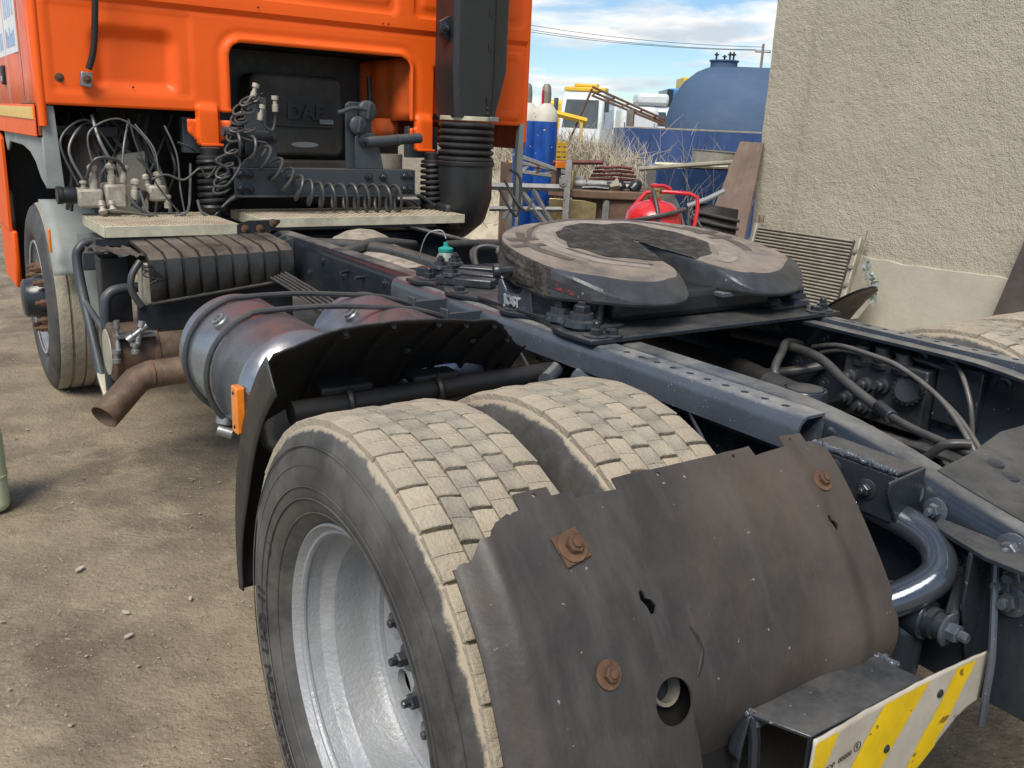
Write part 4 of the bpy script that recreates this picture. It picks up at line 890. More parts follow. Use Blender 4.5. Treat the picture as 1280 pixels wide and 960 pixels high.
# ---- air tanks with rod straps -------------------------------------------
def tank(xc, zc_, r, y0, y1):
    P = [(0, y0-.055), (r*.35, y0-.052), (r*.7, y0-.038), (r*.92, y0-.014), (r, y0+.008), (r*1.004, y0+.010), (r*1.004, y0+.022), (r*.996, y0+.024), (r*.996, y1-.024), (r*1.004, y1-.022), (r*1.004, y1-.010), (r, y1-.008), (r*.92, y1+.014), (r*.7, y1+.038), (r*.35, y1+.052), (0, y1+.055)]
    o = MB().lathe(P, (xc, 0, zc_), (0, 1, 0), 56).build('air_tank', 'tank', TR, 60)
    d = Vector((-.62, 0, .78)).normalized(); c = Vector((xc, .885, zc_))+d*r
    MB().lathe([(.020, -.004), (.020, .010), (.017, .013), (.017, .020), (.010, .021), (.010, .014), (0, .014)], c, d, 20).build('tank_plug', 'steel', o); return o
tank(-1.06, .865, .150, .60, 1.10); tank(-.715, .855, .150, .55, 1.06)
for ys in (1.005, .815):
    pts = [(-1.06+.158*math.cos(R_(t)), ys, .865+.158*math.sin(R_(t))) for t in range(268, 88, -10)]
    pts += [(-.93, ys+.002, 1.022), (-.80, ys, 1.012), (-.66, ys, .995), (-.565, ys, .965)]
    MB().tube(pts, .0072, 8, sm=2).build('tank_strap', 'hose', TR)
    m = MB().bb((-.572, ys-.02, .90), (-.566, ys+.02, .99)); m.bb((-.566, ys-.018, .90), (-.40, ys-.012, .98)); m.build('strap_bracket', 'beam', TR, bevel=.002)
m = MB().lathe([(0, 0), (.016, 0), (.016, .02), (.024, .024), (.024, .04), (.012, .045), (.012, .06), (0, .06)], (-1.165, .83, .785), (-.25, -.1, -1), 14); m.cyl((-1.195, .822, .735), (-1.165, .805, .725), .014, n=12); m.build('drain_valve', 'steel', TR)
# amber side lamp on its bracket
lb = MB().bb((-1.198, .545, .795), (-1.192, .63, .895)); lb.prism([(-1.195, .895), (-1.10, .895), (-1.10, .84), (-1.195, .795)], (0, .578, 0), (1, 0, 0), (0, 0, 1), .004); lb.prism([(-1.20, .905), (-1.09, .905), (-1.09, .80), (-1.19, .78)], (0, .630, 0), (1, 0, 0), (0, 0, 1), .006); lb = lb.build('lamp_bracket', 'beam', TR, bevel=.001)
ml = MB().prism(rrect(.585, .623, .797, .905, .006), (-1.199, 0, 0), (0, 1, 0), (0, 0, 1), -.020).build('side_marker_lamp', 'amber', TR, 40, bevel=.003)
for z in (.812, .890): place(RIVET, 'lamp_screw', ml, (-1.219, .604, z), (-1, 0, 0), .28)

# ---- exhaust can and tail pipe
MB().lathe([(0, 0), (.09, .0), (.108, .008), (.115, .014), (.115, .03), (.110, .034), (.110, .15), (.116, .154), (.116, .17), (.110, .174), (.110, .70)], (-1.17, 2.36, .575), (1, 0, 0), 40).build('exhaust_can', 'rust_pipe', TR, 40)
MB().lathe([(0, -.002), (.05, -.004), (.088, -.002), (.09, .001)], (-1.172, 2.36, .575), (1, 0, 0), 32).build('can_end_plate', 'fin', TR)
tp = [(-.70, 2.12, .545), (-.95, 2.12, .54), (-1.075, 2.125, .533), (-1.12, 2.12, .518), (-1.195, 2.075, .460), (-1.255, 2.035, .418)]
e_ = MB().tube(tp, .050, 24, cap=False); te = e_.build('tail_pipe', 'rust_pipe', TR, 50, solid=.004)
MB().lathe([(.0505, 0), (.053, .002), (.053, .008), (.0505, .01)], (-1.07, 2.12, .535), (1, 0, 0), 28).build('pipe_clamp', 'rust', te)

# ---- battery carrier: tray, ribbed cover, torn end
tr = MB().prism([(-1.08, .535), (-.45, .565), (-.45, .835), (-.99, .775), (-1.065, .76)], (0, 2.285, 0), (1, 0, 0), (0, 0, 1), -.01); tr.bb((-1.07, 2.30, .53), (-.46, 2.75, .545)); tr.build('battery_tray', 'frame_dark', TR, bevel=.003)
def cov(x, y, z): return (x, y, z)
rb = MB(); NR = 9; x0, x1 = -1.02, -.445
prof_x = []
for k in range(NR):
    a = x0+(x1-x0)*k/NR; w = (x1-x0)/NR; prof_x += [(a+.04*w, 0), (a+.12*w, 1), (a+.88*w, 1), (a+.96*w, 0)]
def crow(x, up):
    t = (x-x0)/(x1-x0); zb = .775+.065*t; o = .010*up
    zt = .945+.020*t; jag = 0
    return [(x, 2.262-o, zb), (x, 2.268-o, zt-.045), (x, 2.280-o, zt-.015+o*.5), (x, 2.315, zt+o), (x, 2.50, zt+.012+o), (x, 2.62, zt+.016+o)]
rows = [crow(x, u) for x, u in prof_x]
rb.add([p for r in rows for p in r], [(i*6+j, (i+1)*6+j, (i+1)*6+j+1, i*6+j+1) for i in range(len(rows)-1) for j in range(5)])
rc = rb.build('battery_cover', 'batt', TR, 30, solid=.004)
MB().tube([(x0, 2.252, .772), (x1, 2.252, .838)], .007, 8).build('cover_rim', 'batt', rc)
MB().grid(lambda u, v: (-1.02-.16*u, 2.30+.32*v+.03*noise.noise((u*5, v*5, 0)), .945+.01*u-.012*math.sin(v*9)*u+.02*noise.noise((u*7, v*4, 3))), 10, 14, keep=lambda u, v: not (u > .45 and v < .35) and not (u > .2 and v < .12)).build('torn_cover_end', 'batt', rc, solid=.004)
MB().bb((-1.15, 2.50, .62), (-1.04, 2.60, .92)).build('battery', 'frame_dark', TR, bevel=.006)
MB().bb((-1.035, 2.30, .76), (-.98, 2.40, .92)).build('battery_case', 'fin', TR, bevel=.006)
MB().tube([(-1.04, 2.30, .93), (-1.075, 2.29, .88), (-1.08, 2.285, .82), (-1.05, 2.28, .76)], .013, 10, sm=6).build('battery_cable', 'hose', TR)
for k in range(4):
    a = k*1.3; MB().tube([(-1.0, 2.26, .91), (-1.03+.02*math.cos(a), 2.25, .90+.02*math.sin(a)), (-.99+.02*math.sin(a), 2.25, .87), (-1.02, 2.255, .85+.012*k)], .0025, 6, sm=5).build('wire', 'ink', TR)
m = MB().bb((-1.16, 2.22, .655), (-1.02, 2.40, .665)); m.build('valve_shelf', 'steel', TR)
for c, d, l, r in (((-1.15, 2.25, .60), (0, 0, 1), .12, .010), ((-1.09, 2.22, .63), (.3, 0, 1), .09, .013), ((-1.05, 2.22, .70), (-.8, 0, -.6), .09, .014), ((-1.16, 2.24, .56), (0, 0, 1), .05, .016), ((-1.10, 2.20, .60), (0, 0, 1), .04, .017)):
    d = Vector(d).normalized(); MB().lathe([(0, 0), (r, 0), (r, l*.3), (r*.7, l*.34), (r*.7, l*.7), (r*1.1, l*.74), (r*1.1, l), (0, l)], c, d, 12).build('drain_fitting', 'steel', TR)
# step bars: two bent tubes with a cross bar
A = [(-.98, 2.88, .93), (-1.12, 2.86, .935), (-1.165, 2.85, .91), (-1.178, 2.845, .86), (-1.175, 2.80, .74), (-1.165, 2.70, .56), (-1.155, 2.60, .38)]
Bp = [(-.98, 2.48, .80), (-1.09, 2.46, .80), (-1.135, 2.455, .78), (-1.150, 2.455, .73), (-1.15, 2.47, .60), (-1.145, 2.50, .42), (-1.14, 2.53, .33)]
MB().tube(A, .020, 14, sm=5).build('step_bar', 'beam', TR); MB().tube(Bp, .020, 14, sm=5).build('step_bar', 'beam', TR)
MB().tube([(-1.172, 2.78, .70), (-1.15, 2.48, .62)], .012, 10).build('step_cross_bar', 'beam', TR)
MB().box((-1.15, 2.58, .40), (.05, .20, .02), Matrix.Rotation(.5, 3, 'X')).build('step_tread', 'alu', TR, bevel=.003)
MB().bb((-1.14, 2.95, .80), (-1.05, 3.0, .88)).build('step_mount', 'beam', TR, bevel=.004)
MB().prism([(-1.14, .55), (-1.02, .55), (-1.02, .95), (-1.14, .95)], (0, 3.05, 0), (1, 0, 0), (0, 0, 1), -.01).build('splash_panel', 'fender', TR)

# ---- catwalk plates
def catwalk(x0, x1, y0, y1, zt, th, zr=0.0):
    zz = lambda x: zt+(x-x0)/(x1-x0)*zr
    m = MB(); m.add([(x0, y0, zt), (x1, y0, zz(x1)), (x1, y1, zz(x1)), (x0, y1, zt)]+[(x0, y0, zt-.006), (x1, y0, zz(x1)-.006), (x1, y1, zz(x1)-.006), (x0, y1, zt-.006)], [(0, 1, 2, 3), (7, 6, 5, 4), (0, 4, 5, 1), (1, 5, 6, 2), (2, 6, 7, 3), (3, 7, 4, 0)])
    o = m.build('catwalk', 'checker_ground', TR, 30)
    fr = MB(); fr.bb((x0, y0-.006, zt-th), (x1, y0, zt+.001)); fr.bb((x0-.006, y0-.006, zt-th), (x0, y1, zt+.001)); fr.bb((x1, y0-.006, zt-th), (x1+.006, y1, zt+.001)); fr.build('catwalk_edge', 'alu', o, bevel=.002)
    ck = MB(); k = 0; st = .034; y = y0+.012
    while y < y1-.01:
        x = x0+.012+(k % 2)*st*.5
        while x < x1-.01:
            a = R_(45 if (int(round((x-x0)/st*2))+k) % 2 else -45); c, s = math.cos(a), math.sin(a); l, w = .0155, .0048
            pts = [(-l, 0), (0, -w), (l, 0), (0, w)]; z = zz(x)
            ck.add([(x+px*c-py*s, y+px*s+py*c, z) for px, py in pts]+[(x, y, z+.0045)], [(0, 1, 4), (1, 2, 4), (2, 3, 4), (3, 0, 4)]); x += st
        y += st*.62; k += 1
    stuff(ck.build('checker_lozenges', 'checker', o, 0)); return o
CW1 = catwalk(-1.102, -.575, 2.60, 3.12, 1.028, .045); CW2 = catwalk(-.440, .61, 2.68, 3.10, 1.040, .042)
m = MB().prism([(-.61, -.048), (-.47, -.045), (-.42, .0), (-.42, .012), (-.56, .012), (-.61, -.004)], (.035, 2.590, 1.030), (1, 0, 0), (0, 0, 1), -.006); lk = m.build('hinge_bracket', 'frame_dark', TR, bevel=.001)
for x, z in ((-.545, 1.008), (-.48, 1.008), (-.42, 1.030)): place(B_RUST, 'bolt', lk, (x, 2.5835, z), (0, -1, 0), .9, x)
MB().bb((-.45, 2.68, .985), (.45, 2.74, 1.0)).build('catwalk_bearer', 'frame_dark', TR); MB().bb((-1.14, 2.6, .95), (-.42, 2.66, .978)).build('catwalk_bearer', 'frame_dark', TR)
# pale fuel tank top / cover beyond the right rail
MB().lathe([(.0, 0), (.20, .0), (.30, .02), (.31, .04), (.31, .86), (.30, .88), (.2, .90), (0, .90)], (.82, 1.35, .675), (0, 1, 0), 48).build('fuel_tank', 'fin', TR, 40)
for y in (1.6, 2.05): MB().tube([(.82+.316*math.cos(t), y, .675+.316*math.sin(t)) for t in [2*math.pi*k/40 for k in range(40)]], .012, 6, closed=True, flat=.4).build('tank_band', 'black', TR)

# ================================================================== CAB
YC = 3.06
def cab_sdf(x, z):       # <0 inside the sheet
    d = 1e9
    d = min(d, sdf_rr(x, z, -1.235, 1.235, 1.487, 3.2, .012))
    for c in (-.545, .575):
        d = min(d, sdf_rr(x, z, c-.052, c+.052, 1.337, 1.6, .012))
        ear = max(z-1.452, 1.34-z, abs(x-c-.004)-(.050+.048*sst(1.350, 1.400, z)))
        d = min(d, ear)
    op_ = sdf_rr(x, z, -.440, .490, 1.10, 1.797, .060)
    return max(d, -op_)
def cab_off(x, z):       # outward (towards the rear) relief
    o = 0
    do = sdf_rr(x, z, -.440, .490, 1.10, 1.797, .060)
    o += .014*(1-sst(.012, .030, do))-.004*sst(.03, .04, do)*(1-sst(.05, .065, do))
    rc = sdf_rr(x, z, -1.035, -.655, 1.50, 1.832, .075); o -= .034*(1-sst(-.06, 0.0, rc))*sst(1.545, 1.60, z)
    pn = sdf_rr(x, z, -1.185, -.60, 1.535, 1.905, .025); o -= .006*(1-sst(-.012, 0, pn))
    rp_ = sdf_rr(x, z, .955, 1.195, 1.515, 1.875, .03); o += .009*(1-sst(-.012, 0, rp_)); rp2 = sdf_rr(x, z, 1.0, 1.165, 1.55, 1.84, .03); o -= .005*(1-sst(-.01, 0, rp2))
    o += .013*sst(1.921, 1.931, z)-.012*math.exp(-((z-1.918)/.006)**2)
    for a, b in ((-1.17, -.68), (-.62, .42), (.50, .90), (.955, 1.195)):
        up = sdf_rr(x, z, a, b, 1.985, 2.40, .04); o -= .010*(1-sst(-.018, 0, up)); up = sdf_rr(x, z, a+.045, b-.045, 2.03, 2.36, .03); o += .008*(1-sst(-.016, 0, up))
    bk = sdf_rr(x, z, .63, .90, 1.30, 1.80, .06); o -= .07*(1-sst(-.03, 0.0, bk))
    for c in (-.545, .575):
        if z < 1.53: o += .022*(1-sst(.040, .050, abs(x-c)))*sst(1.53, 1.49, z)
    o -= .035*sst(1.212, 1.235, abs(x))**2
    return o
CELL = .0125
def cab_wall():
    xs = [-1.235+CELL*k for k in range(int(2.47/CELL)+2)]; zs = [1.325+CELL*k for k in range(int(1.5/CELL))]
    V = []; ok = {}
    for i, x in enumerate(xs):
        for j, z in enumerate(zs):
            d = cab_sdf(x, z); px, pz = x, z
            if abs(d) < CELL*.75:
                e = .002; gx = (cab_sdf(x+e, z)-cab_sdf(x-e, z))/(2*e); gz = (cab_sdf(x, z+e)-cab_sdf(x, z-e))/(2*e); gl = gx*gx+gz*gz
                if gl > .1: px -= d*gx/gl; pz -= d*gz/gl
            V.append((px, YC-cab_off(px, pz), pz))
    nz_ = len(zs); Fc = []
    for i in range(len(xs)-1):
        for j in range(nz_-1):
            q = (i*nz_+j, (i+1)*nz_+j, (i+1)*nz_+j+1, i*nz_+j+1)
            cx = sum(V[k][0] for k in q)/4; cz = sum(V[k][2] for k in q)/4
            if cab_sdf(cx, cz) < 0: Fc.append(q)
    m = MB(); m.add(V, Fc); return m
cabm = cab_wall()
cab = cabm.build('cab', 'orange', TR, 32, solid=.006, off=-1)
# body shell behind the rear wall
sh_ = MB(); YF = 5.25
sh_.bb((-1.228, YC+.04, 2.80), (1.228, YF, 2.86)); sh_.bb((-1.24, YF, .95), (1.24, YF+.05, 2.86)); sh_.build('cab_shell', 'orange', cab, bevel=.02)
fl_ = MB(); fl_.bb((-1.225, YC+.05, 1.50), (-.47, YF, 1.53)); fl_.bb((.52, YC+.05, 1.50), (1.225, YF, 1.53)); fl_.bb((-.47, YC+.30, 1.83), (.52, YF, 1.86)); fl_.build('cab_floor', 'frame_dark', cab)
tn = MB(); tn.bb((-.468, YC+.01, 1.50), (-.448, YC+1.4, 1.83)); tn.bb((-.47, YC+.012, 1.805), (.52, YC+1.4, 1.828)); tn.build('tunnel_wall', 'frame_dark', cab)
def tw(u, v): return (.505-.10*u+.006*math.sin(u*22), YC+.010+.55*u, 1.49+.31*v-.02*u)
MB().grid(tw, 40, 6).build('tunnel_side', 'cab_inner', cab, solid=.008)
MB().grid(lambda u, v: (.30+.22*u, YC+.18, 1.40+.095*v), 6, 2).build('tunnel_skirt', 'cab_inner', cab, solid=.006)
MB().bb((-.9, 3.98, .75), (.9, 4.02, 1.52)).build('underbody_light_block', 'frame_dark', cab); MB().bb((-1.19, 4.95, .45), (1.19, 5.15, 1.52)).build('radiator_dark_panel', 'frame_dark', TR); MB().bb((-.95, 3.45, .75), (-.90, 4.95, 1.5)).build('wheel_house_dark_panel', 'frame_dark', TR); MB().bb((-1.20, 3.25, 1.36), (-.9, 4.95, 1.40)).build('wheel_house_dark_panel', 'frame_dark', TR)  # dark panels added to block light and keep the underbody dark
# rear wall details
rod = MB().tube([(-.965, 2.965, 2.45), (-.985, 2.965, 2.15), (-1.005, 2.975, 1.88), (-1.02, 2.99, 1.72), (-1.045, 3.00, 1.635)], .013, 10, sm=5).build('wiper_like_stay', 'black', TR); rod.name = 'cab_stay'
m = MB().box((-1.052, 3.035, 1.595), (.045, .03, .06), Matrix.Rotation(.12, 3, 'Y')); m.build('stay_foot', 'steel', rod, bevel=.004); place(B_RUST, 'bolt', rod, (-1.05, 3.019, 1.595), (0, -1, 0), .9, .3)
place(B_RUST, 'bolt', cab, (-1.150, 3.062, 1.597), (0, -1, 0), 1.0, .2)
for x, z in ((-.86, 1.575), (-.45+.15, 1.955), (.33, 1.945), (.36, 1.945)):
    MB().lathe([(0, 0), (.005, 0)], (x, YC-.012-(.014 if z > 1.92 else -.012), z), (0, 1, 0), 10).build('panel_hole', 'ink', cab)
for c in (-.535, .585):
    MB().lathe([(.0, .0), (.016, 0)], (c, YC-.0255, 1.385), (0, 1, 0), 18).build('bracket_hole', 'ink', cab)
    MB().box((c, YC-.022, 1.341), (.10, .02, .012)).build('bracket_lip', 'orange', cab, bevel=.003)
for x, z in ((1.03, 1.53), (1.13, 1.53), (1.0, 1.845)): place(RIVET, 'rivet', cab, (x, YC-.008, z), (0, -1, 0), .55)
# left and right sides
for s in (-1, 1):
    sd_ = MB().grid(lambda u, v: (s*(1.240+.012*math.sin(min(1, u*3)*1.5)), YC+.012+2.2*u, 1.36+1.48*v), 20, 6).build('cab_side', 'orange_sheen', cab, solid=.01)
    MB().tube([(s*1.226, YC+.006, 1.40), (s*1.226, YC+.006, 2.85)], .018, 10).build('corner_pillar', 'orange', cab)
    if s < 0:
        for y in (3.36, 3.86, 4.75): MB().bb((-1.2525, y-.004, 1.50), (-1.2475, y+.004, 2.8)).build('door_gap', 'ink', sd_)
        MB().bb((-1.2545, YC+.01, 1.485), (-1.2505, YF-.2, 1.489)).build('sill_gap', 'ink', sd_)
        MB().bb((-1.2575, 3.40, 1.705), (-1.2535, 3.845, 2.5)).build('door_decal', 'white', sd_); MB().bb((-1.2575, 3.875, 1.705), (-1.2535, 4.7, 2.5)).build('door_decal', 'white', sd_)
        r6 = random.Random(9)
        for y in (3.46, 3.50, 3.55, 3.60, 3.66, 3.71, 3.76):       # illegible blue print on the decal
            h = r6.uniform(.05, .085); MB().bb((-1.2595, y, 1.735), (-1.2580, y+.03, 1.735+h)).build('decal_print', 'blue_print', sd_)
        for y in (3.45, 3.53, 3.60, 3.68, 3.75): MB().bb((-1.2595, y, 1.86), (-1.2580, y+.025, 2.3)).build('decal_print', 'blue_print', sd_)
        for y in (3.93, 4.0, 4.08, 4.16): MB().bb((-1.2595, y, 1.735), (-1.2580, y+.04, 1.81)).build('decal_print', 'blue_print', sd_)
        MB().bb((-1.272, 3.96, 1.575), (-1.2535, 4.06, 1.665)).build('door_handle', 'black', sd_, bevel=.006); MB().bb((-1.276, 3.975, 1.59), (-1.272, 4.045, 1.615)).build('handle_grip', 'steel', sd_, bevel=.002)
        MB().bb((-1.262, 3.10, 1.425), (-1.2535, 4.9, 1.475)).build('reflective_band', 'yellow_band', sd_)
        MB().prism([(3.075, 1.355), (4.9, 1.34), (4.9, 1.485), (3.075, 1.485)], (-1.2515, 0, 0), (0, 1, 0), (0, 0, 1), -.006).build('sill_panel', 'orange', sd_, bevel=.002)
# grey arch behind the front wheel
ar = MB().prism([(3.075, 1.352), (3.075, 1.142), (3.22, 1.175), (3.34, 1.235), (3.50, 1.275), (3.75, 1.295), (4.30, 1.295), (4.45, 1.24), (4.52, 1.30), (4.52, 1.352)], (-1.225, 0, 0), (0, 1, 0), (0, 0, 1), -.012)
ar = ar.build('wheel_arch', 'fender', TR, bevel=.004)
MB().prism([(-1.236, 1.14), (-1.165, 1.14), (-1.180, 1.484), (-1.232, 1.484)], (0, 3.074, 0), (1, 0, 0), (0, 0, 1), -.012).build('arch_rear_face', 'fender', ar, bevel=.003)
MB().grid(lambda u, v: (-1.19+.30*v, 4.06-.60*math.cos(R_(20+44*u)), ZC+.60*math.sin(R_(20+44*u))), 18, 5).build('inner_mudguard', 'fender', TR, solid=.005)
MB().box((-1.198, 3.46, .87), (.012, .03, .11)).build('rear_marker', 'amber', TR, bevel=.003)
# bumper corner ahead of the wheel
MB().prism([(4.66, .78), (4.62, 1.0), (4.60, 1.30), (4.78, 1.36), (5.25, 1.36), (5.25, .78)], (-1.235, 0, 0), (0, 1, 0), (0, 0, 1), -.02).build('corner_panel', 'orange', TR, bevel=.004)
MB().prism([(4.70, .44), (4.62, .60), (4.62, .78), (5.25, .78), (5.25, .44)], (-1.215, 0, 0), (0, 1, 0), (0, 0, 1), -.03).build('bumper_end', 'orange', TR, bevel=.01)
MB().bb((-1.2, 5.2, .4), (1.2, 5.32, .95)).build('bumper', 'orange', TR, bevel=.03)
# engine cover with embossed maker's letters
ec = MB().prism(rrect(-.250, .250, 1.285, 1.690, .05), (0, 3.34, 0), (1, 0, 0), (0, 0, 1), -.18).build('engine_cover', 'cover', TR, 40, bevel=.02, seg=3)
MB().bb((-.26, 3.32, 1.10), (.30, 3.5, 1.268)).build('engine_cover_base', 'cover', TR, bevel=.015)
text_obj('DAF', 'embossed_letters', 'cover', ec, .105, .006, basis((.035, 3.334, 1.505), (1, 0, 0), (0, 0, 1)), bold=.004, spacing=1.05)
MB().bb((-.12, 3.328, 1.435), (.19, 3.34, 1.443)).build('emblem_bar', 'cover', ec); MB().bb((.11, 3.327, 1.452), (.186, 3.334, 1.475)).build('emblem_chip', 'fender', ec)
MB().add([(.03+.075*math.cos(t), 3.3375, 1.345+.014*math.sin(t)) for t in [k*math.pi/12 for k in range(24)]], [tuple(range(24))]).build('dust_smear', 'fender', ec, 0)
MB().bb((-.40, 3.5, 1.1), (.46, 3.52, 1.8)).build('engine_shroud', 'frame_dark', TR)
m = MB().tube([(.33, 3.2, 1.70), (.335, 3.2, 1.60), (.34, 3.2, 1.50)], .014, 8); m.build('gas_strut', 'black', TR)
MB().lathe([(.0, 0), (.12, 0), (.125, .02), (.125, .18), (0, .18)], (.44, 3.30, 1.13), (0, 0, 1), 28).build('air_filter', 'fin', TR)

# ---- cab suspension: cross beam, towers, coil springs
bm_ = MB(); bm_.bb((-.475, 2.93, 1.120), (.465, 2.938, 1.245)); bm_.bb((-.475, 2.938, 1.237), (.465, 3.02, 1.245)); bm_.bb((-.475, 2.90, 1.112), (.465, 2.93, 1.121))
bo_ = bm_.build('cab_cross_beam', 'beam', TR, bevel=.003)
for x, z in ((-.445, 1.215), (-.405, 1.215), (-.445, 1.15), (-.405, 1.15), (.435, 1.215), (.40, 1.215), (.435, 1.15), (.40, 1.15), (-.30, 1.21), (.20, 1.21), (.28, 1.21), (-.21, 1.205)):
    place(B_NUT, 'bolt', bo_, (x, 2.9295, z), (0, -1, 0), .95, x*9)
m = MB().prism([(.135, 1.246), (.290, 1.246), (.255, 1.40), (.235, 1.42), (.155, 1.42), (.135, 1.40)], (0, 2.94, 0), (1, 0, 0), (0, 0, 1), -.012); m.prism([(.10, 1.246), (.24, 1.246), (.24, 1.555), (.225, 1.565), (.12, 1.565), (.10, 1.55)], (0, 2.975, 0), (1, 0, 0), (0, 0, 1), -.012)
tR = m.build('lock_tower', 'beam', TR, bevel=.003)
MB().cyl((.18, 2.93, 1.375), (.50, 2.95, 1.405), .026, n=16).build('tilt_cylinder', 'beam', TR); MB().cyl((.36, 2.94, 1.39), (.37, 2.94, 1.391), .030, n=16).build('cylinder_collar', 'beam', tR); place(B_NUT, 'bolt', tR, (.175, 2.925, 1.382), (0, -1, 0), 1.2, 0)
for c, sx in (((.20, 2.955, 1.525), .05), ((.15, 2.955, 1.455), .045)):
    MB().lathe([(0, 0), (sx, 0), (sx, .02), (sx*.8, .028), (sx*.3, .03), (0, .03)], c, (0, -1, 0), 18).build('trailer_socket', 'beam', tR); MB().box((c[0], c[1]-.032, c[2]), (sx*.35, .012, sx*1.6), Matrix.Rotation(.2, 3, 'Y')).build('socket_latch', 'beam', tR, bevel=.004)
MB().tube([(.20, 2.93, 1.53), (.12, 2.93, 1.535), (.06, 2.93, 1.515), (.04, 2.93, 1.51)], .010, 8, sm=4).build('socket_lever', 'beam', tR)
m = MB().prism([(-.44, 1.246), (-.265, 1.246), (-.265, 1.40), (-.315, 1.405), (-.36, 1.32), (-.42, 1.28)], (0, 2.94, 0), (1, 0, 0), (0, 0, 1), -.012); m.prism([(-.40, 1.30), (-.30, 1.30), (-.295, 1.56), (-.37, 1.57), (-.40, 1.5)], (0, 2.98, 0), (1, 0, 0), (0, 0, 1), -.012)
tL = m.build('lock_tower', 'beam', TR, bevel=.003); place(B_NUT, 'bolt', tL, (-.288, 2.925, 1.385), (0, -1, 0), 1.1, 0)
MB().cyl((-.52, 2.93, 1.405), (-.29, 2.95, 1.39), .024, n=14).build('tilt_cylinder', 'beam', tL)
for c in (-.560, .600):
    hx = [(c+.056*math.cos(t), 2.99+.056*math.sin(t), 1.075+.205*t/(2*math.pi*7)) for t in [2*math.pi*7*k/150 for k in range(151)]]
    sp = MB().tube(hx, .0105, 8).build('coil_spring', 'black', TR)
    MB().cyl((c, 2.99, 1.02), (c, 2.99, 1.33), .036, n=18).build('damper', 'frame_dark', sp)
    MB().lathe([(0, 0), (.062, 0), (.062, .012), (.045, .018), (.045, .05), (.03, .056), (0, .056)], (c, 2.99, 1.278), (0, 0, 1), 22).build('spring_seat', 'black', sp); MB().lathe([(0, 0), (.06, 0), (.066, .02), (.06, .03), (0, .03)], (c, 2.99, 1.045), (0, 0, 1), 22).build('spring_seat', 'black', sp)
    s = -1 if c < 0 else 1
    MB().prism([(c-.09, 1.30), (c+.09, 1.30), (c+.09, 1.46), (c-.09, 1.46)], (0, 3.10, 0), (1, 0, 0), (0, 0, 1), -.05).build('mount_plate', 'beam', TR, bevel=.003)
    MB().grid(lambda u, v: ((c-s*.13)+s*.16*u*.9, 2.93+.08*v, 1.12-.09*u*u-.01*u), 10, 2).build('beam_arm', 'beam', TR, solid=.012)
MB().prism([(.70, 1.05), (.86, 1.16), (.90, 1.16), (.90, 1.19), (.68, 1.09)], (-.0, 2.95, .02), (1, 0, 0), (0, 0, 1), -.02).build('stack_bracket', 'beam', TR, bevel=.003)

# ---- air intake stack
def duct_sec(z, w0, w1, d0):
    x0, x1 = w0, w1; y0, y1 = 2.74, 2.74+d0
    return [(x0+.02, y0, z), (x0+.55*(x1-x0), y0-.004, z), (x1-.055, y0, z), (x1-.02, y0+.012, z), (x1, y0+.045, z), (x1, y1-.02, z), (x1-.02, y1, z), (x0+.02, y1, z), (x0, y1-.02, z), (x0, y0+.02, z)]
sec = [duct_sec(2.75, .575, .915, .22), duct_sec(1.75, .575, .905, .22), duct_sec(1.70, .578, .893, .22), duct_sec(1.56, .585, .855, .22), duct_sec(1.515, .590, .845, .22)]
m = MB(); n = 10; m.add([p for s_ in sec for p in s_], [(i*n+k, i*n+(k+1) % n, (i+1)*n+(k+1) % n, (i+1)*n+k) for i in range(4) for k in range(n)]+[tuple(range(n))])
du = m.build('intake_stack', 'duct', TR, 30, bevel=.004)
for z in (2.02, 1.86, 1.60): MB().prism(rrect(.7635, .7785, z-.022, z+.022, .007), (0, 2.7345, 0), (1, 0, 0), (0, 0, 1), .003).build('stack_slot', 'ink', du)
MB().box((.805, 2.734, 2.1), (.004, .004, 1.15)).build('stack_seam', 'duct', du)
m = MB().prism([(0, -.07), (-.05, -.03), (-.055, .03), (0, .06)], (.577, 2.80, 1.93), (1, 0, 0), (0, 0, 1), -.03); so_ = m.build('stack_lug', 'duct', du, bevel=.003); place(B_NUT, 'bolt', du, (.545, 2.795, 1.93), (0, -1, 0), 1.2, 0)
place(RIVET, 'rivet', du, (.772, 2.735, 1.535), (0, -1, 0), .6); place(RIVET, 'rivet', du, (.772, 2.735, 1.565), (0, -1, 0), .5)
CX, CYs = .717, 2.85
cl_ = MB().lathe([(.136, 0), (.139, .002), (.139, .020), (.136, .022)], (CX, CYs, 1.500), (0, 0, 1), 40).build('hose_clamp', 'alu', TR); MB().bb((CX+.05, CYs-.152, 1.500), (CX+.10, CYs-.135, 1.524)).build('clamp_screw', 'steel', cl_, bevel=.003)
for k in range(6):
    z = 1.478-.034*k; MB().lathe([(.128, -.017), (.136, -.013), (.146, -.004), (.146, .004), (.136, .013), (.128, .017)], (CX, CYs, z), (0, 0, 1), 40).build('bellows_ring', 'black', TR)
eb = [(CX, CYs, 1.295), (CX, CYs, 1.20), (CX+.01, CYs+.005, 1.12), (CX+.01, CYs+.03, 1.05), (CX+.02, CYs+.12, 1.00), (CX+.03, CYs+.30, .98)]
MB().tube(eb, [.145, .142, .138, .13, .12, .11], 28).build('intake_elbow', 'duct', TR, 60)
MB().lathe([(.148, 0), (.152, .004), (.152, .02), (.148, .024)], (CX, CYs, 1.275), (0, 0, 1), 36).build('elbow_collar', 'black', TR)
MB().bb((.58, 2.80, .95), (.70, 2.95, 1.08)).build('elbow_base', 'black', TR, bevel=.02)
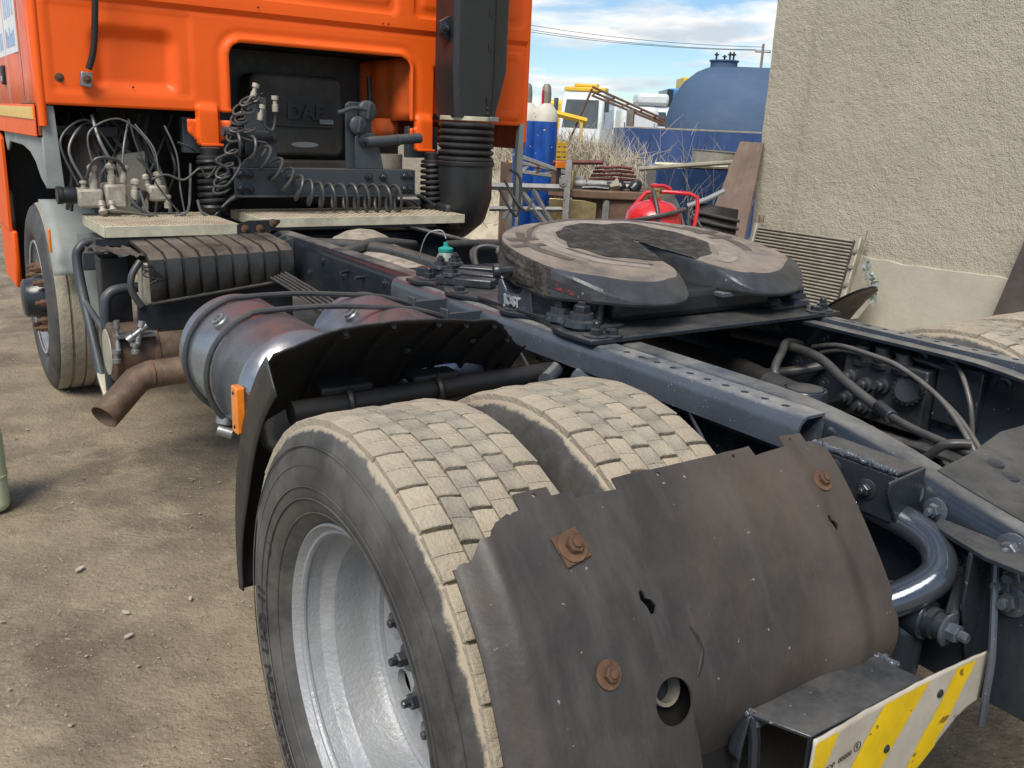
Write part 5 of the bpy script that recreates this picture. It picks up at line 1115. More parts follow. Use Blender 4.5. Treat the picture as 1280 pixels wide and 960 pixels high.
m = MB().prism([(-.02, 0), (.02, 0), (.02, .48), (-.01, .48), (-.02, .30)], (1.20, 3.05, 1.02), (1, 0, 0), (0, 0, 1), -.03); m.build('mirror_side_edge', 'fender', TR).name = 'rear_edge_strip'
# right-hand lower side and hoses by the stack
for p in ([(1.0, 2.9, 1.20), (1.05, 2.85, 1.08), (1.12, 2.9, 1.05), (1.15, 2.95, 1.15)], [(.98, 2.92, 1.15), (1.03, 2.86, 1.03), (1.10, 2.9, 1.02), (1.14, 2.95, 1.2), (1.10, 3.0, 1.25)], [(1.02, 2.85, 1.12), (1.08, 2.8, 1.04), (1.16, 2.85, 1.10)]):
    MB().tube(p, .008, 8, sm=6).build('air_hose', 'hose', TR)
MB().tube([(.66, 2.95, 1.25), (.69, 2.93, 1.22), (.685, 2.92, 1.12), (.66, 2.92, 1.02), (.62, 2.92, .98)], .006, 6, sm=5).build('air_hose', 'hose', TR)

# ---- coiled air hose hanging along the beam
path = smooth_path([Vector(p) for p in ((-.50, 2.86, 1.36), (-.40, 2.84, 1.33), (-.30, 2.84, 1.24), (-.20, 2.84, 1.16), (-.08, 2.845, 1.125), (.06, 2.85, 1.118), (.20, 2.85, 1.112), (.34, 2.85, 1.105))], 40)
co = []; tot = len(path)
for i, p in enumerate(path):
    t = i/tot; d = (path[min(i+1, tot-1)]-path[max(i-1, 0)]).normalized(); u = Vector((0, 1, 0)); w = d.cross(u).normalized(); ph = 2*math.pi*(3+t*14.5*(0.8+.25*t)); rad = .046+.022*t
    co.append(p+(u*math.cos(ph)*.85+w*math.sin(ph))*rad)
MB().tube(co, .0075, 7).build('coiled_hose', 'hose', TR)
# tangle of hoses on the left tower
for q, (pp_, rd_, tn_) in enumerate((([(-.40, 2.86, 1.52), (-.47, 2.86, 1.44), (-.50, 2.855, 1.34), (-.55, 2.85, 1.22), (-.56, 2.85, 1.15)], .034, 9), ([(-.36, 2.87, 1.56), (-.44, 2.86, 1.53), (-.47, 2.86, 1.46), (-.42, 2.86, 1.41)], .030, 5))):
    sp_ = smooth_path([Vector(p) for p in pp_], 40); L = []
    for k, p in enumerate(sp_):
        a = 2*math.pi*tn_*k/len(sp_)+q; L.append(p+Vector((rd_*math.cos(a), .6*rd_*math.sin(a), .55*rd_*math.sin(a+.8)))+.006*Vector((noise.noise((k*.07, q, 0)), 0, noise.noise((k*.07, q, 5)))))
    MB().tube(L, .0055, 7).build('coiled_hose', 'hose', TR)
for p in ([(-.56, 2.85, 1.19), (-.53, 2.83, 1.24), (-.58, 2.84, 1.28), (-.50, 2.85, 1.31), (-.47, 2.85, 1.26), (-.53, 2.84, 1.18), (-.58, 2.85, 1.15)], [(-.45, 2.86, 1.50), (-.40, 2.85, 1.56), (-.37, 2.86, 1.50), (-.35, 2.86, 1.44), (-.31, 2.86, 1.42), (-.29, 2.87, 1.50)], [(-.52, 2.86, 1.40), (-.42, 2.85, 1.37), (-.34, 2.86, 1.355), (-.37, 2.85, 1.30)]):
    MB().tube(p, .0065, 8, sm=8).build('coiled_hose', 'hose', TR)
for c, d in (((-.40, 2.86, 1.55), (.3, 0, 1)), ((-.37, 2.86, 1.46), (.2, 0, 1)), ((-.30, 2.85, 1.50), (0, 0, 1))):
    MB().lathe([(0, 0), (.014, 0), (.014, .03), (.010, .032), (.010, .05), (.016, .052), (.016, .07), (0, .07)], c, d, 12).build('hose_fitting', 'valve', TR)

# ---- valve cluster under the cab, left
VB = MB().bb((-1.13, 2.98, 1.065), (-1.03, 3.10, 1.145)); VB.bb((-1.02, 2.985, 1.06), (-.93, 3.11, 1.165)); VB = VB.build('brake_valve', 'valve', TR, bevel=.012)
MB().lathe([(0, 0), (.035, 0), (.038, .02), (.034, .05), (.038, .055), (.038, .075), (0, .075)], (-1.13, 3.04, 1.115), (-1, 0, 0), 22).build('valve_diaphragm', 'frame_dark', VB)
for c, d, l, r in (((-1.06, 3.02, 1.14), (0, 0, 1), .11, .018), ((-1.10, 3.02, 1.13), (0, 0, 1), .05, .014), ((-.985, 3.02, 1.165), (0, 0, 1), .09, .018), ((-.94, 3.02, 1.17), (.2, 0, 1), .08, .016), ((-.90, 3.0, 1.10), (.1, 0, 1), .09, .018), ((-1.04, 2.99, 1.09), (0, -.6, -.8), .06, .016), ((-1.0, 2.99, 1.09), (0, -.6, -.8), .05, .015), ((-.79, 3.02, 1.15), (0, 0, 1), .07, .018), ((-.83, 3.02, 1.13), (-.2, 0, 1), .08, .014), ((-.76, 3.0, 1.06), (0, 0, 1), .06, .016)):
    d = Vector(d).normalized(); MB().lathe([(0, 0), (r, 0), (r, l*.4), (r*.75, l*.44), (r*.75, l*.7), (r*1.15, l*.74), (r*1.15, l*.9), (r*.5, l), (0, l)], c, d, 12).build('hose_fitting', 'valve', VB)
MB().bb((-.84, 2.99, 1.09), (-.76, 3.06, 1.16)).build('brake_valve', 'valve', TR, bevel=.012)
MB().prism([(-.95, 1.0), (-.80, 1.0), (-.80, 1.30), (-.92, 1.28)], (0, 3.20, 0), (1, 0, 0), (0, 0, 1), -.008).build('valve_panel', 'fin', TR)
MB().cyl((-.90, 3.0, 1.06), (-.86, 3.0, 1.14), .022, n=14).build('hose_sleeve', 'frame_dark', TR)
rr = random.Random(4)
ARCS = [((-1.12, 3.02, 1.16), (-1.17, 3.05, 1.34), (-1.05, 3.1, 1.43), (-.95, 3.1, 1.30)), ((-1.10, 3.02, 1.18), (-1.14, 3.05, 1.30), (-1.08, 3.1, 1.40), (-1.0, 3.2, 1.42)), ((-1.06, 3.0, 1.25), (-1.06, 3.02, 1.38), (-.93, 3.05, 1.44), (-.82, 3.05, 1.35), (-.78, 3.02, 1.22)), ((-1.09, 3.0, 1.19), (-1.05, 2.98, 1.27), (-.97, 2.98, 1.27), (-.93, 3.0, 1.22)), ((-.985, 3.0, 1.26), (-1.02, 3.03, 1.35), (-1.03, 3.1, 1.45)), ((-.94, 3.0, 1.25), (-.92, 3.03, 1.34), (-.88, 3.1, 1.44)), ((-.90, 3.0, 1.44), (-.87, 2.98, 1.30), (-.80, 2.96, 1.15), (-.72, 2.95, 1.04)), ((-.79, 3.0, 1.22), (-.80, 3.02, 1.32), (-.86, 3.08, 1.42)), ((-.76, 2.97, 1.42), (-.72, 2.95, 1.30), (-.715, 2.94, 1.15), (-.70, 2.94, 1.03)), ((-.93, 2.98, 1.12), (-.90, 2.95, 1.07), (-.85, 2.94, 1.03)), ((-.88, 2.98, 1.14), (-.86, 2.95, 1.05), (-.82, 2.94, 1.03)), ((-1.04, 2.97, 1.06), (-.95, 2.94, 1.05), (-.85, 2.93, 1.035)), ((-.83, 2.96, 1.19), (-.77, 2.95, 1.21), (-.70, 2.93, 1.19), (-.63, 2.92, 1.24), (-.60, 2.92, 1.20), (-.56, 2.91, 1.25)), ((-.66, 2.96, 1.26), (-.67, 2.95, 1.15), (-.69, 2.94, 1.05), (-.75, 2.94, 1.03)), ((-.64, 2.95, 1.10), (-.63, 2.94, 1.05), (-.60, 2.93, 1.03)), ((-.70, 3.0, 1.35), (-.65, 3.0, 1.33), (-.62, 3.02, 1.31))]
for i, p in enumerate(ARCS): MB().tube(p, rr.choice((.004, .005, .006, .0075)), 8, sm=9).build('brake_hose', 'hose_light' if i % 3 else 'hose', TR)
for i in range(14):
    a = rr.uniform(-1.15, -.66); b = a+rr.uniform(-.1, .12); MB().tube([(a, 3.15+rr.uniform(0, .3), 1.02), (a+rr.uniform(-.05, .05), 3.2, 1.2), (b, 3.25, 1.33), (b+rr.uniform(-.1, .1), 3.4, 1.46)], rr.choice((.005, .008, .010)), 7, sm=6).build('brake_hose', 'hose_light' if i % 2 else 'hose', TR)

# ================================================================== YARD BEHIND THE TRUCK
# ---- leaning sheet and radiator by the wall
def leaning(name, mat, tl, tr, bl, br, th):
    tl, tr, bl, br = map(Vector, (tl, tr, bl, br)); n = (tr-tl).cross(bl-tl).normalized()*th; m = MB()
    P = [tl, tr, br, bl]; m.add(P+[p+n for p in P], [(0, 1, 2, 3), (7, 6, 5, 4), (0, 4, 5, 1), (1, 5, 6, 2), (2, 6, 7, 3), (3, 7, 4, 0)]); return m
pk = leaning('leaning_sheet', 'plank', (3.755, 3.735, 1.452), (3.755, 3.505, 1.448), (2.86, 3.49, .0), (3.06, 3.07, .0), .022).build('leaning_sheet', 'plank', None, 30, bevel=.002)
tag(pk, 'long brown rusty steel sheet leaning against the plastered wall corner', 'steel sheet')
pk = leaning('leaning_sheet', 'flap', (3.755, 1.42, 1.05), (3.755, .75, 1.05), (3.42, 1.49, .0), (3.42, .85, .0), .02).build('leaning_sheet', 'flap', None, 30, bevel=.002)
tag(pk, 'dark brown sheet leaning against the cement plinth beyond the right rear tyres', 'steel sheet')
rd = thing('radiator', 'old finned radiator lying against the foot of the plastered wall', 'radiator', (3.5, 2.95, 0))
def rp3(s, t, d=0):     # s along (front->rear), t down the leaning face, d outwards
    y = 3.42-.90*s-.06*t; return (3.735-.24*t-d*.94, y, .815-.70*t+d*.25)
m = MB(); m.add([rp3(0, 0), rp3(1, 0), rp3(1, 1), rp3(0, 1)]+[rp3(0, 0, .05), rp3(1, 0, .05), rp3(1, 1, .05), rp3(0, 1, .05)], [(0, 1, 2, 3), (7, 6, 5, 4), (0, 4, 5, 1), (1, 5, 6, 2), (2, 6, 7, 3), (3, 7, 4, 0)]); m.build('core', 'fin_dark', rd)
for k in range(30):
    t = .01+k/30*.98; MB().tube([rp3(.03, t, .055), rp3(.97, t, .055)], .0078, 6).build('cooling_tube', 'fin', rd)
for s in (-.02, 1.0):
    m = MB(); a, b = s, s+.045; m.add([rp3(a, -.03, .0), rp3(b, -.03, 0), rp3(b, 1.03, 0), rp3(a, 1.03, 0), rp3(a, -.03, .075), rp3(b, -.03, .075), rp3(b, 1.03, .075), rp3(a, 1.03, .075)], [(0, 1, 2, 3), (7, 6, 5, 4), (0, 4, 5, 1), (1, 5, 6, 2), (2, 6, 7, 3), (3, 7, 4, 0)]); m.build('header_tank', 'fin', rd, bevel=.008)
MB().lathe([(0, 0), (.022, 0), (.022, .05), (.018, .055), (0, .055)], rp3(.02, -.05, .03), (0, 0, 1), 14).build('filler_neck', 'plank', rd)
m = MB(); m.add([rp3(1.04, -.12, .02), rp3(1.065, -.10, .04), rp3(1.08, .12, .06), rp3(1.24, .42, .06), rp3(1.25, .55, .05), rp3(1.18, .70, .04), rp3(1.04, .75, .03)], [(0, 1, 2, 3, 4, 5, 6)]); m.build('side_bracket', 'fin', rd, 0, solid=.006)
for t in (.10, .25, .42): MB().bb([c-.015 for c in rp3(1.03, t, .085)], [c+.012 for c in rp3(1.03, t, .085)]).build('bracket_tab', 'fin', rd, bevel=.003)
for i, (s, t, a) in enumerate(((1.16, .22, .3), (1.24, .38, 1.1), (1.20, .30, 2.0), (1.27, .50, .8), (1.22, .46, 2.6))):
    c = Vector(rp3(s, t, .055)); rr = random.Random(i+40); P = [c+Vector((rr.uniform(-.02, .02), .05*math.cos(a+k*1.25)*rr.uniform(.4, 1.2), .05*math.sin(a+k*1.25)*rr.uniform(.4, 1.2))) for k in range(5)]
    MB().add(P, [(0, 1, 2, 3, 4)]).build('torn_foil', 'debris', rd, 0, solid=.003)

# ---- wheeled fire extinguisher
fe = thing('fire_extinguisher', 'large red wheeled fire extinguisher with hose and tubular handle beside the truck', 'extinguisher', (1.96, 2.71, 0))
ex, ey = 1.955, 2.715
MB().lathe([(0, .14), (.13, .15), (.166, .20), (.171, .24), (.171, .60), (.1725, .603), (.1725, .612), (.171, .615), (.171, .975), (.163, 1.022), (.135, 1.055), (.10, 1.085), (.05, 1.098), (.035, 1.10), (.035, 1.115), (0, 1.115)], (ex, ey, 0), (0, 0, 1), 48).build('cylinder', 'red', fe, 50)
MB().lathe([(.171, 0), (.1735, .002), (.171, .004)], (ex, ey, .965), (0, 0, 1), 40).build('weld_seam', 'red', fe)
MB().lathe([(0, 0), (.034, 0), (.036, .02), (.026, .026), (.026, .045), (.034, .05), (.034, .065), (0, .066)], (ex, ey, 1.108), (0, 0, 1), 16).build('valve', 'brass', fe)
MB().lathe([(0, 0), (.026, 0), (.028, .012), (.02, .02), (0, .022)], (ex-.01, ey, 1.175), (0, 0, 1), 14).build('valve_knob', 'red', fe)
MB().tube([(ex-.03, ey+.0, 1.165), (ex+.03, ey-.01, 1.185), (ex+.09, ey-.03, 1.165)], .011, 8, sm=4).build('valve_lever', 'red', fe)
hb = [(-.02, .15), (.0, .10), (.02, .05)]
MB().tube([(ex-.10, ey+.12, 1.02), (ex-.02, ey+.06, 1.14), (ex+.06, ey-.02, 1.150), (ex+.17, ey-.11, 1.145), (ex+.205, ey-.14, 1.125), (ex+.20, ey-.155, 1.06), (ex+.17, ey-.165, .92), (ex+.15, ey-.165, .3)], .0125, 10).build('handle', 'red', fe)
MB().tube([(ex-.12, ey-.11, .70), (ex-.10, ey-.125, .92), (ex-.085, ey-.125, 1.02), (ex-.06, ey-.06, 1.12), (ex-.03, ey-.01, 1.155), (ex, ey, 1.15)], .014, 10, sm=5).build('hose', 'hose', fe)
sl = [(ex+.176*math.cos(t), ey+.176*math.sin(t), 1.01+.045*math.cos(t*1+.9)) for t in [R_(120+k*9) for k in range(28)]]
MB().tube(sl, .013, 8).build('strap', 'hose', fe)
for s in (-1, 1): MB().lathe([(0, -.02), (.09, -.02), (.10, -.012), (.10, .012), (.09, .02), (0, .02)], (ex+.15*s, ey+.12, .10), (1, 0, 0), 24).build('wheel', 'black', fe)
MB().cyl((ex-.16, ey+.12, .10), (ex+.16, ey+.12, .10), .012, n=10).build('wheel_axle', 'steel', fe)
m = MB().bb((ex-.12, ey-.18, .0), (ex+.12, ey-.14, .16)); m.build('foot', 'red', fe, bevel=.008)

# ---- bits leaning behind the extinguisher
m = MB().prism([(-.17, 0), (.14, 0), (.14, .50), (.10, .80), (.02, 1.02), (-.06, 1.14), (-.13, 1.12), (-.17, .9)], (2.62, 3.18, 0), (.85, -.52, 0), (.06, .10, 1), .012)
tag(m.build('scrap_plate', 'green_plate', None, bevel=.003), 'dull greenish curved metal plate standing behind the red extinguisher', 'metal plate')
fr_ = thing('bumper_fragment', 'broken ribbed dark plastic panel standing between extinguisher and leaning sheet', 'plastic panel', (2.5, 2.72, 0))
MB().grid(lambda u, v: (2.36+.24*u+.02*v, 2.82-.16*u, 1.08*v+.02*u-.06*u*v), 2, 2).build('panel', 'black', fr_, solid=.008)
for q in range(9): MB().tube([(2.345+.02*(.62+.05*q), 2.812, .62+.05*q), (2.60+.02*(.6+.05*q), 2.642, .60+.05*q-.03)], .011, 6).build('rib', 'batt', fr_)
MB().tube([(2.34, 2.83, 1.05), (2.44, 2.76, 1.10), (2.52, 2.70, 1.155)], .016, 8).build('edge_bar', 'fender', fr_)
MB().tube([(2.33, 2.78, 1.02), (2.40, 2.72, .90), (2.44, 2.68, .78)], .007, 8).build('stay_rod', 'steel', fr_)

# ---- gas cylinders in a welded stand
for k, (gx, gy, c) in enumerate(((3.42, 5.88, 'cyl_blue'), (3.30, 6.02, 'cyl_blue'))):
    g = thing('gas_cylinder', 'blue gas bottle with white shoulder %s' % ('inside the steel stand by the red tag' if k == 0 else 'half hidden by the orange cab edge'), 'gas bottle', (gx, gy, 0), 'gas bottles in the stand')
    MB().lathe([(0, .16), (.105, .16), (.120, .18), (.120, 1.55)], (gx, gy, 0), (0, 0, 1), 32).build('body', 'cyl_blue', g)
    MB().lathe([(.1202, 1.548), (.119, 1.60), (.104, 1.65), (.07, 1.695), (.042, 1.715), (.04, 1.74), (0, 1.74)], (gx, gy, 0), (0, 0, 1), 32).build('shoulder', 'cyl_white', g)
    MB().lathe([(.045, 1.712), (.046, 1.80), (.040, 1.86), (.025, 1.885), (0, 1.89)], (gx, gy, 0), (0, 0, 1), 20).build('valve_cap', 'grey_cap', g)
tg = MB().bb((3.36, 5.86, 1.70), (3.385, 5.875, 1.83)).build('red_tag', 'red', None, bevel=.003); tag(tg, 'small red valve tag hanging between the gas bottles', 'tag')
st_ = thing('bottle_stand', 'welded angle iron stand around the blue gas bottles', 'stand', (3.0, 5.3, 0))
def bar(p, q, w=.035, name='bar', par=None, mt='galv'): MB().tube([p, q], w*.62, 4).build(name, mt, par or st_, 30)
bar((2.98, 4.92, 0), (3.02, 4.95, 1.235), .06, 'post'); bar((2.60, 5.22, 0), (2.62, 5.22, 1.0), .05, 'post'); bar((3.7, 5.9, 0), (3.7, 5.9, 1.0), .05, 'post')
bar((2.45, 5.30, .99), (3.02, 4.95, 1.00), .05); bar((2.45, 5.30, .80), (3.02, 4.95, .82)); bar((2.62, 5.22, .62), (3.02, 4.95, .62), .05); bar((3.02, 4.95, 1.0), (3.7, 5.9, 1.0), .05)
bar((2.66, 5.18, .99), (2.90, 5.02, .64), .045, 'brace'); bar((2.76, 5.10, .98), (2.93, 5.0, .66), .035, 'brace'); bar((2.66, 5.18, .99), (2.56, 5.24, .72), .04, 'brace')
m = MB().prism([(.03*math.cos(R_(a))*(1.3 if a % 90 == 0 else 1.3), .05*math.sin(R_(a))) for a in range(0, 360, 30)], (2.97, 4.955, 1.06), (.85, -.52, 0), (0, 0, 1), .014); m.build('lug_plate', 'galv', st_, bevel=.003)
MB().lathe([(.012, 0), (.018, .006), (.012, .010)], (2.97, 4.95, 1.065), (-.5, -.85, 0), 14).build('lug_ring', 'steel', st_)

# ---- scrap bench
bn = thing('work_bench', 'rust brown steel bench with rounded top behind the red extinguisher', 'bench', (3.5, 5.1, 0))
tp_ = [(3.05, 5.28), (3.12, 5.16), (3.36, 4.90), (3.44, 4.86), (3.74, 4.70), (4.25, 5.25), (3.70, 5.75)]
MB().prism(tp_, (0, 0, .905), (1, 0, 0), (0, 1, 0), .075).build('bench_top', 'bench', bn, bevel=.012)
MB().prism([(3.42, 4.92), (3.72, 4.74), (4.16, 5.25), (3.72, 5.65), (3.42, 5.4)], (0, 0, 0), (1, 0, 0), (0, 1, 0), .903).build('bench_body', 'bench', bn, bevel=.01)
MB().bb((3.40, 4.885, 0), (3.44, 4.925, .90)).build('bench_leg', 'galv', bn)
m = MB().prism([(0, 0), (.42, 0), (.42, .17), (.30, .19), (0, .20)], (2.98, 5.16, .70), (.87, -.5, 0), (0, 0, 1), .02); m.build('bench_apron', 'brass', bn, bevel=.004)
MB().prism([(3.0, 5.2), (3.4, 4.95), (3.45, 5.4), (3.2, 5.5)], (0, 0, .0), (1, 0, 0), (0, 1, 0), .62).build('bench_dark_fill', 'frame_dark', bn)  # black block added to stand in for the dark void below the bench
def scrap(name, m, mat, label, cat, **k): tag(m.build(name, mat, None, **k), label, cat)
zt_ = .981
scrap('brass_sleeve', MB().lathe([(.030, 0), (.038, 0), (.038, .16), (.035, .165), (.035, .16), (.030, .158)], (3.17, 5.13, .975), (.12, -.06, 1), 20), 'brass', 'upright brass coloured sleeve at the bench corner', 'sleeve')
scrap('dark_sleeve', MB().lathe([(.026, 0), (.034, 0), (.034, .14), (.026, .145), (.022, .05)], (3.085, 5.24, .978), (.1, 0, 1), 18), 'rust', 'dark rusty sleeve standing next to the brass sleeve', 'sleeve')
scrap('drive_shaft', MB().tube([(3.24, 5.15, zt_+.045), (3.50, 5.02, zt_+.045)], .036, 14), 'galv', 'silver grey shaft lying on the scrap bench', 'shaft')
scrap('funnel', MB().lathe([(.02, 0), (.06, .07), (.065, .075), (.06, .08)], (3.50, 4.96, zt_+.03), (.8, -.5, .25), 4), 'fin', 'pale four sided cone lying on the scrap bench', 'cone')
m = MB(); rr = random.Random(12)
for k in range(4):
    m.tube([(3.42+.01*k, 5.16-.01*k, 1.06+.035*k), (3.62, 5.06-.02*k, 1.075+.035*k), (3.84-.03*k, 4.98, 1.065+.035*k)], .020, 6, flat=.7)
scrap('leaf_spring', m, 'dark_red', 'stack of dark red bent bars on the scrap bench', 'bars')
scrap('rail_light', MB().bb((3.05, 5.17, 1.155), (3.16, 5.19, 1.215)), 'amber', 'small orange lamp on the end of the dark red beam', 'lamp', bevel=.004)
scrap('scrap_beam', MB().tube([(3.06, 5.24, 1.20), (3.30, 5.12, 1.21), (3.46, 5.04, 1.215)], .028, 6, flat=.8), 'dark_red', 'dark red beam end lying over the scrap heap', 'beam')
m = MB().tube([(3.10, 5.20, 1.155), (3.10, 5.20, .98)], .02, 6); scrap('beam_post', m, 'frame', 'short dark post holding up the dark red beam', 'post')
m = MB().lathe([(.02, 0), (.05, .01), (.055, .07), (.04, .10), (.02, .12)], (3.66, 4.86, zt_), (.5, -.2, .6), 14); m.lathe([(.01, 0), (.045, .02), (.05, .05), (.03, .08)], (3.60, 4.92, zt_), (-.3, 0, .9), 12); scrap('gear_part', m, 'frame', 'dark gear part lying on the scrap bench edge', 'gear part')
for i, (a, b, r, mt, lb, ct) in enumerate((((3.28, 5.08, .995), (3.46, 4.93, .995), .014, 'frame', 'thin dark rod lying along the bench edge', 'rod'), ((3.30, 5.2, 1.03), (3.80, 4.98, 1.045), .013, 'steel', 'long thin steel rod crossing the scrap bench', 'rod'), ((3.34, 5.04, 1.0), (3.50, 4.96, 1.0), .02, 'frame_dark', 'short black bar on the scrap bench', 'bar'), ((3.56, 5.0, 1.0), (3.74, 4.86, 1.02), .022, 'galv', 'grey pipe stub between the gear parts', 'pipe'))):
    scrap('scrap_rod', MB().tube([a, ((a[0]+b[0])/2, (a[1]+b[1])/2, (a[2]+b[2])/2+.008), b], r, 8), mt, lb, ct)
m = MB()
for a, b in (((2.95, 5.6, 1.10), (3.35, 5.45, 1.06)), ((2.95, 5.6, 1.18), (3.30, 5.45, 1.12)), ((2.98, 5.6, 1.10), (3.05, 5.56, 1.18)), ((3.08, 5.55, 1.08), (3.16, 5.52, 1.16)), ((3.18, 5.52, 1.07), (3.25, 5.48, 1.13)), ((2.9, 5.62, 1.25), (3.5, 5.35, 1.05))): m.tube([a, b], .02, 5)
for p in ((2.95, 5.6, .0), (3.35, 5.45, .0)): m.tube([p, (p[0], p[1], 1.12)], .02, 5)
scrap('lattice_scrap', m, 'galv', 'light grey welded frame scrap between gas bottles and bench', 'frame')
cr_ = thing('plastic_crate', 'yellow perforated crate on the scrap heap beside the gas bottles', 'crate', (4.2, 7.2, 0))
for k in range(4): MB().bb((4.05, 7.0, 1.14+.055*k), (4.55, 7.02, 1.175+.055*k)).build('crate_slat', 'yellow_plastic', cr_)
for k in range(7): MB().bb((4.05+.08*k, 7.021, 1.12), (4.075+.08*k, 7.04, 1.36)).build('crate_bar', 'yellow_plastic', cr_)
MB().bb((4.05, 7.05, 1.1), (4.55, 7.4, 1.12)).build('crate_floor', 'yellow_plastic', cr_); MB().bb((4.0, 6.98, 0), (4.6, 7.5, 1.1)).build('crate_base', 'bench', cr_)

# ---- blue panel van body piece and long tube
bp_ = thing('blue_bin', 'glossy dark blue steel bin with pale rim beside the wall corner', 'bin', (4.6, 5.1, 0))
c0 = Vector((4.26, 5.20, 0)); dX = Vector((.83, -.555, 0)); nY = Vector((.555, .83, 0))
m = MB(); P = [c0, c0+dX*.85, c0+dX*.85+nY*.8, c0+nY*.8]; m.add(P+[p+Vector((0, 0, 1.19)) for p in P], [(0, 1, 5, 4), (1, 2, 6, 5), (2, 3, 7, 6), (3, 0, 4, 7), (4, 5, 6, 7)]); m.build('bin_body', 'panel_blue', bp_, bevel=.02)
MB().tube([c0+Vector((0, 0, 1.205))-dX*.02, c0+dX*.87+Vector((0, 0, 1.205))], .022, 6).build('bin_rim', 'alu', bp_)
m = MB().tube([(3.86, 5.02, 0.985), (3.88, 5.03, 1.165), (4.25, 4.80, 1.215), (4.62, 4.57, 1.26)], .022, 8); m.tube([(4.60, 4.585, 1.26), (4.60, 4.585, 0)], .02, 8); scrap('steel_tube', m, 'fin', 'long pale steel tube bent across the front of the blue bin', 'tube')
dr = MB().lathe([(0, 0), (.27, 0), (.28, .02), (.28, .45), (.29, .46), (.28, .47), (.28, .88), (.29, .89), (.28, .90), (.28, 1.33), (.29, 1.34), (.265, 1.34), (.265, .3)], (5.15, 5.30, 0), (.02, -.03, 1), 28); scrap('drum', dr, 'fin', 'pale rusty drum standing behind the blue bin', 'drum')

# ---- blue skip and the big blue storage tank
sk = thing('blue_skip', 'long blue steel skip with pale top rim below the storage tank', 'skip', (8.2, 8.9, 0))
a_ = Vector((7.15, 9.02, 0)); b_ = Vector((9.9, 7.06, 0)); dK = (b_-a_).normalized(); nK = Vector((-dK.y, dK.x, 0))
m = MB(); P = [a_, b_, b_+nK*2.0, a_+nK*2.0]; m.add(P+[p+Vector((0, 0, 1.555)) for p in P], [(0, 1, 5, 4), (1, 2, 6, 5), (2, 3, 7, 6), (3, 0, 4, 7), (3, 2, 1, 0)]); m.build('skip_body', 'skip_blue', sk, 0, solid=.03)
MB().tube([a_+Vector((0, 0, 1.56)), b_+Vector((0, 0, 1.56))], .014, 5).build('skip_rim', 'fin', sk)
for t in (.3, 1.1, 1.9, 2.7): MB().box(a_+dK*t-nK*.03+Vector((0, 0, .75)), (.10, .05, 1.45), Matrix.Rotation(math.atan2(dK.y, dK.x), 3, 'Z')).build('skip_rib', 'skip_blue', sk)
tkn = thing('storage_tank', 'big blue horizontal storage tank with domed end and manhole', 'tank', (16, 13, 0))
tO = Vector((13.95, 13.9, 1.60)); tD = Vector((.80, -.60, 0)).normalized(); r = 1.42
MB().lathe([(0, -1.05), (r*.30, -1.0), (r*.55, -.88), (r*.75, -.69), (r*.90, -.43), (r*.97, -.2), (r, 0), (r, 5.5), (r*.8, 6.2), (0, 6.5)], tO, tD, 64).build('shell', 'tank_blue', tkn, 60)
nK2 = Vector((0, 0, 1)); mh = tO+tD*.15+Vector((0, 0, r))
MB().lathe([(.30, -.06), (.30, .09), (.33, .092), (.33, .12), (0, .12)], mh, (0, 0, 1), 28).build('manhole', 'tank_blue', tkn)
for d, h in ((-.18, .18), (.0, .13), (.12, .20), (.20, .2)): MB().lathe([(0, .11), (.022, .11), (.022, .11+h*.6), (.05, .11+h*.62), (.05, .11+h*.8), (.02, .11+h*.82), (.02, .11+h), (0, .11+h)], mh+tD*d, (0, 0, 1), 10).build('vent_pipe', 'frame', tkn)
for t in (.6, 4.6): MB().box(tO+tD*t-Vector((0, 0, 1.25)), (.3, 2.0, .70), Matrix.Rotation(math.atan2(tD.y, tD.x), 3, 'Z')).build('saddle', 'frame', tkn)

# ---- brush pile and dry weeds
def stalks(name, label, cat, cx, cy, z0, n, spread, h, seed, bend=.35, r=.004, branch=0, mat='twig', group=None, stf=False):
    rr = random.Random(seed); m = MB()
    for i in range(n):
        x = cx+rr.gauss(0, spread); y = cy+rr.gauss(0, spread*.8); hh = h*rr.uniform(.55, 1.05); a = rr.uniform(0, 6.3); b = rr.uniform(.05, bend)*hh; rad = r*rr.uniform(.6, 1.3)
        p = [(x, y, z0), (x+b*.35*math.cos(a), y+b*.35*math.sin(a), z0+hh*.5), (x+b*math.cos(a), y+b*math.sin(a), z0+hh)]
        m.tube(p, [rad, rad*.8, rad*.35], 4)
        for q in range(branch):
            t = rr.uniform(.4, .95); a2 = rr.uniform(0, 6.3); s = Vector((x+b*t*.8*math.cos(a), y+b*t*.8*math.sin(a), z0+hh*t)); l = hh*rr.uniform(.08, .28)
            e = s+Vector((math.cos(a2)*l*.7, math.sin(a2)*l*.7, l*.75)); m.tube([s, (s+e)/2+Vector((0, 0, .02)), e], [rad*.6, rad*.45, rad*.25], 4)
    o = m.build(name, mat, None, 0); 
    return tag(o, label, cat, group)
for i, (x, y, n, h, sp, lb) in enumerate(((4.55, 4.86, 9, 1.60, .10, 'pale dry branching weed rising beside the leaning sheet'), (4.35, 5.15, 5, 1.45, .08, 'thin dry weed stalks in front of the blue bin rim'), (6.55, 8.55, 14, 1.62, .28, 'pale dry stalks standing before the left end of the blue skip'), (7.3, 8.0, 8, 1.55, .30, 'sparse pale dry stalks standing before the middle of the blue skip'), (7.9, 7.75, 10, 1.45, .22, 'low dry twiggy weed before the right end of the blue skip'))):
    stalks('dry_weed', lb, 'weed', x, y, 0, n, sp, h, 60+i, .30, 0.0055 if i > 1 else .0035, 6, group='dry weeds')
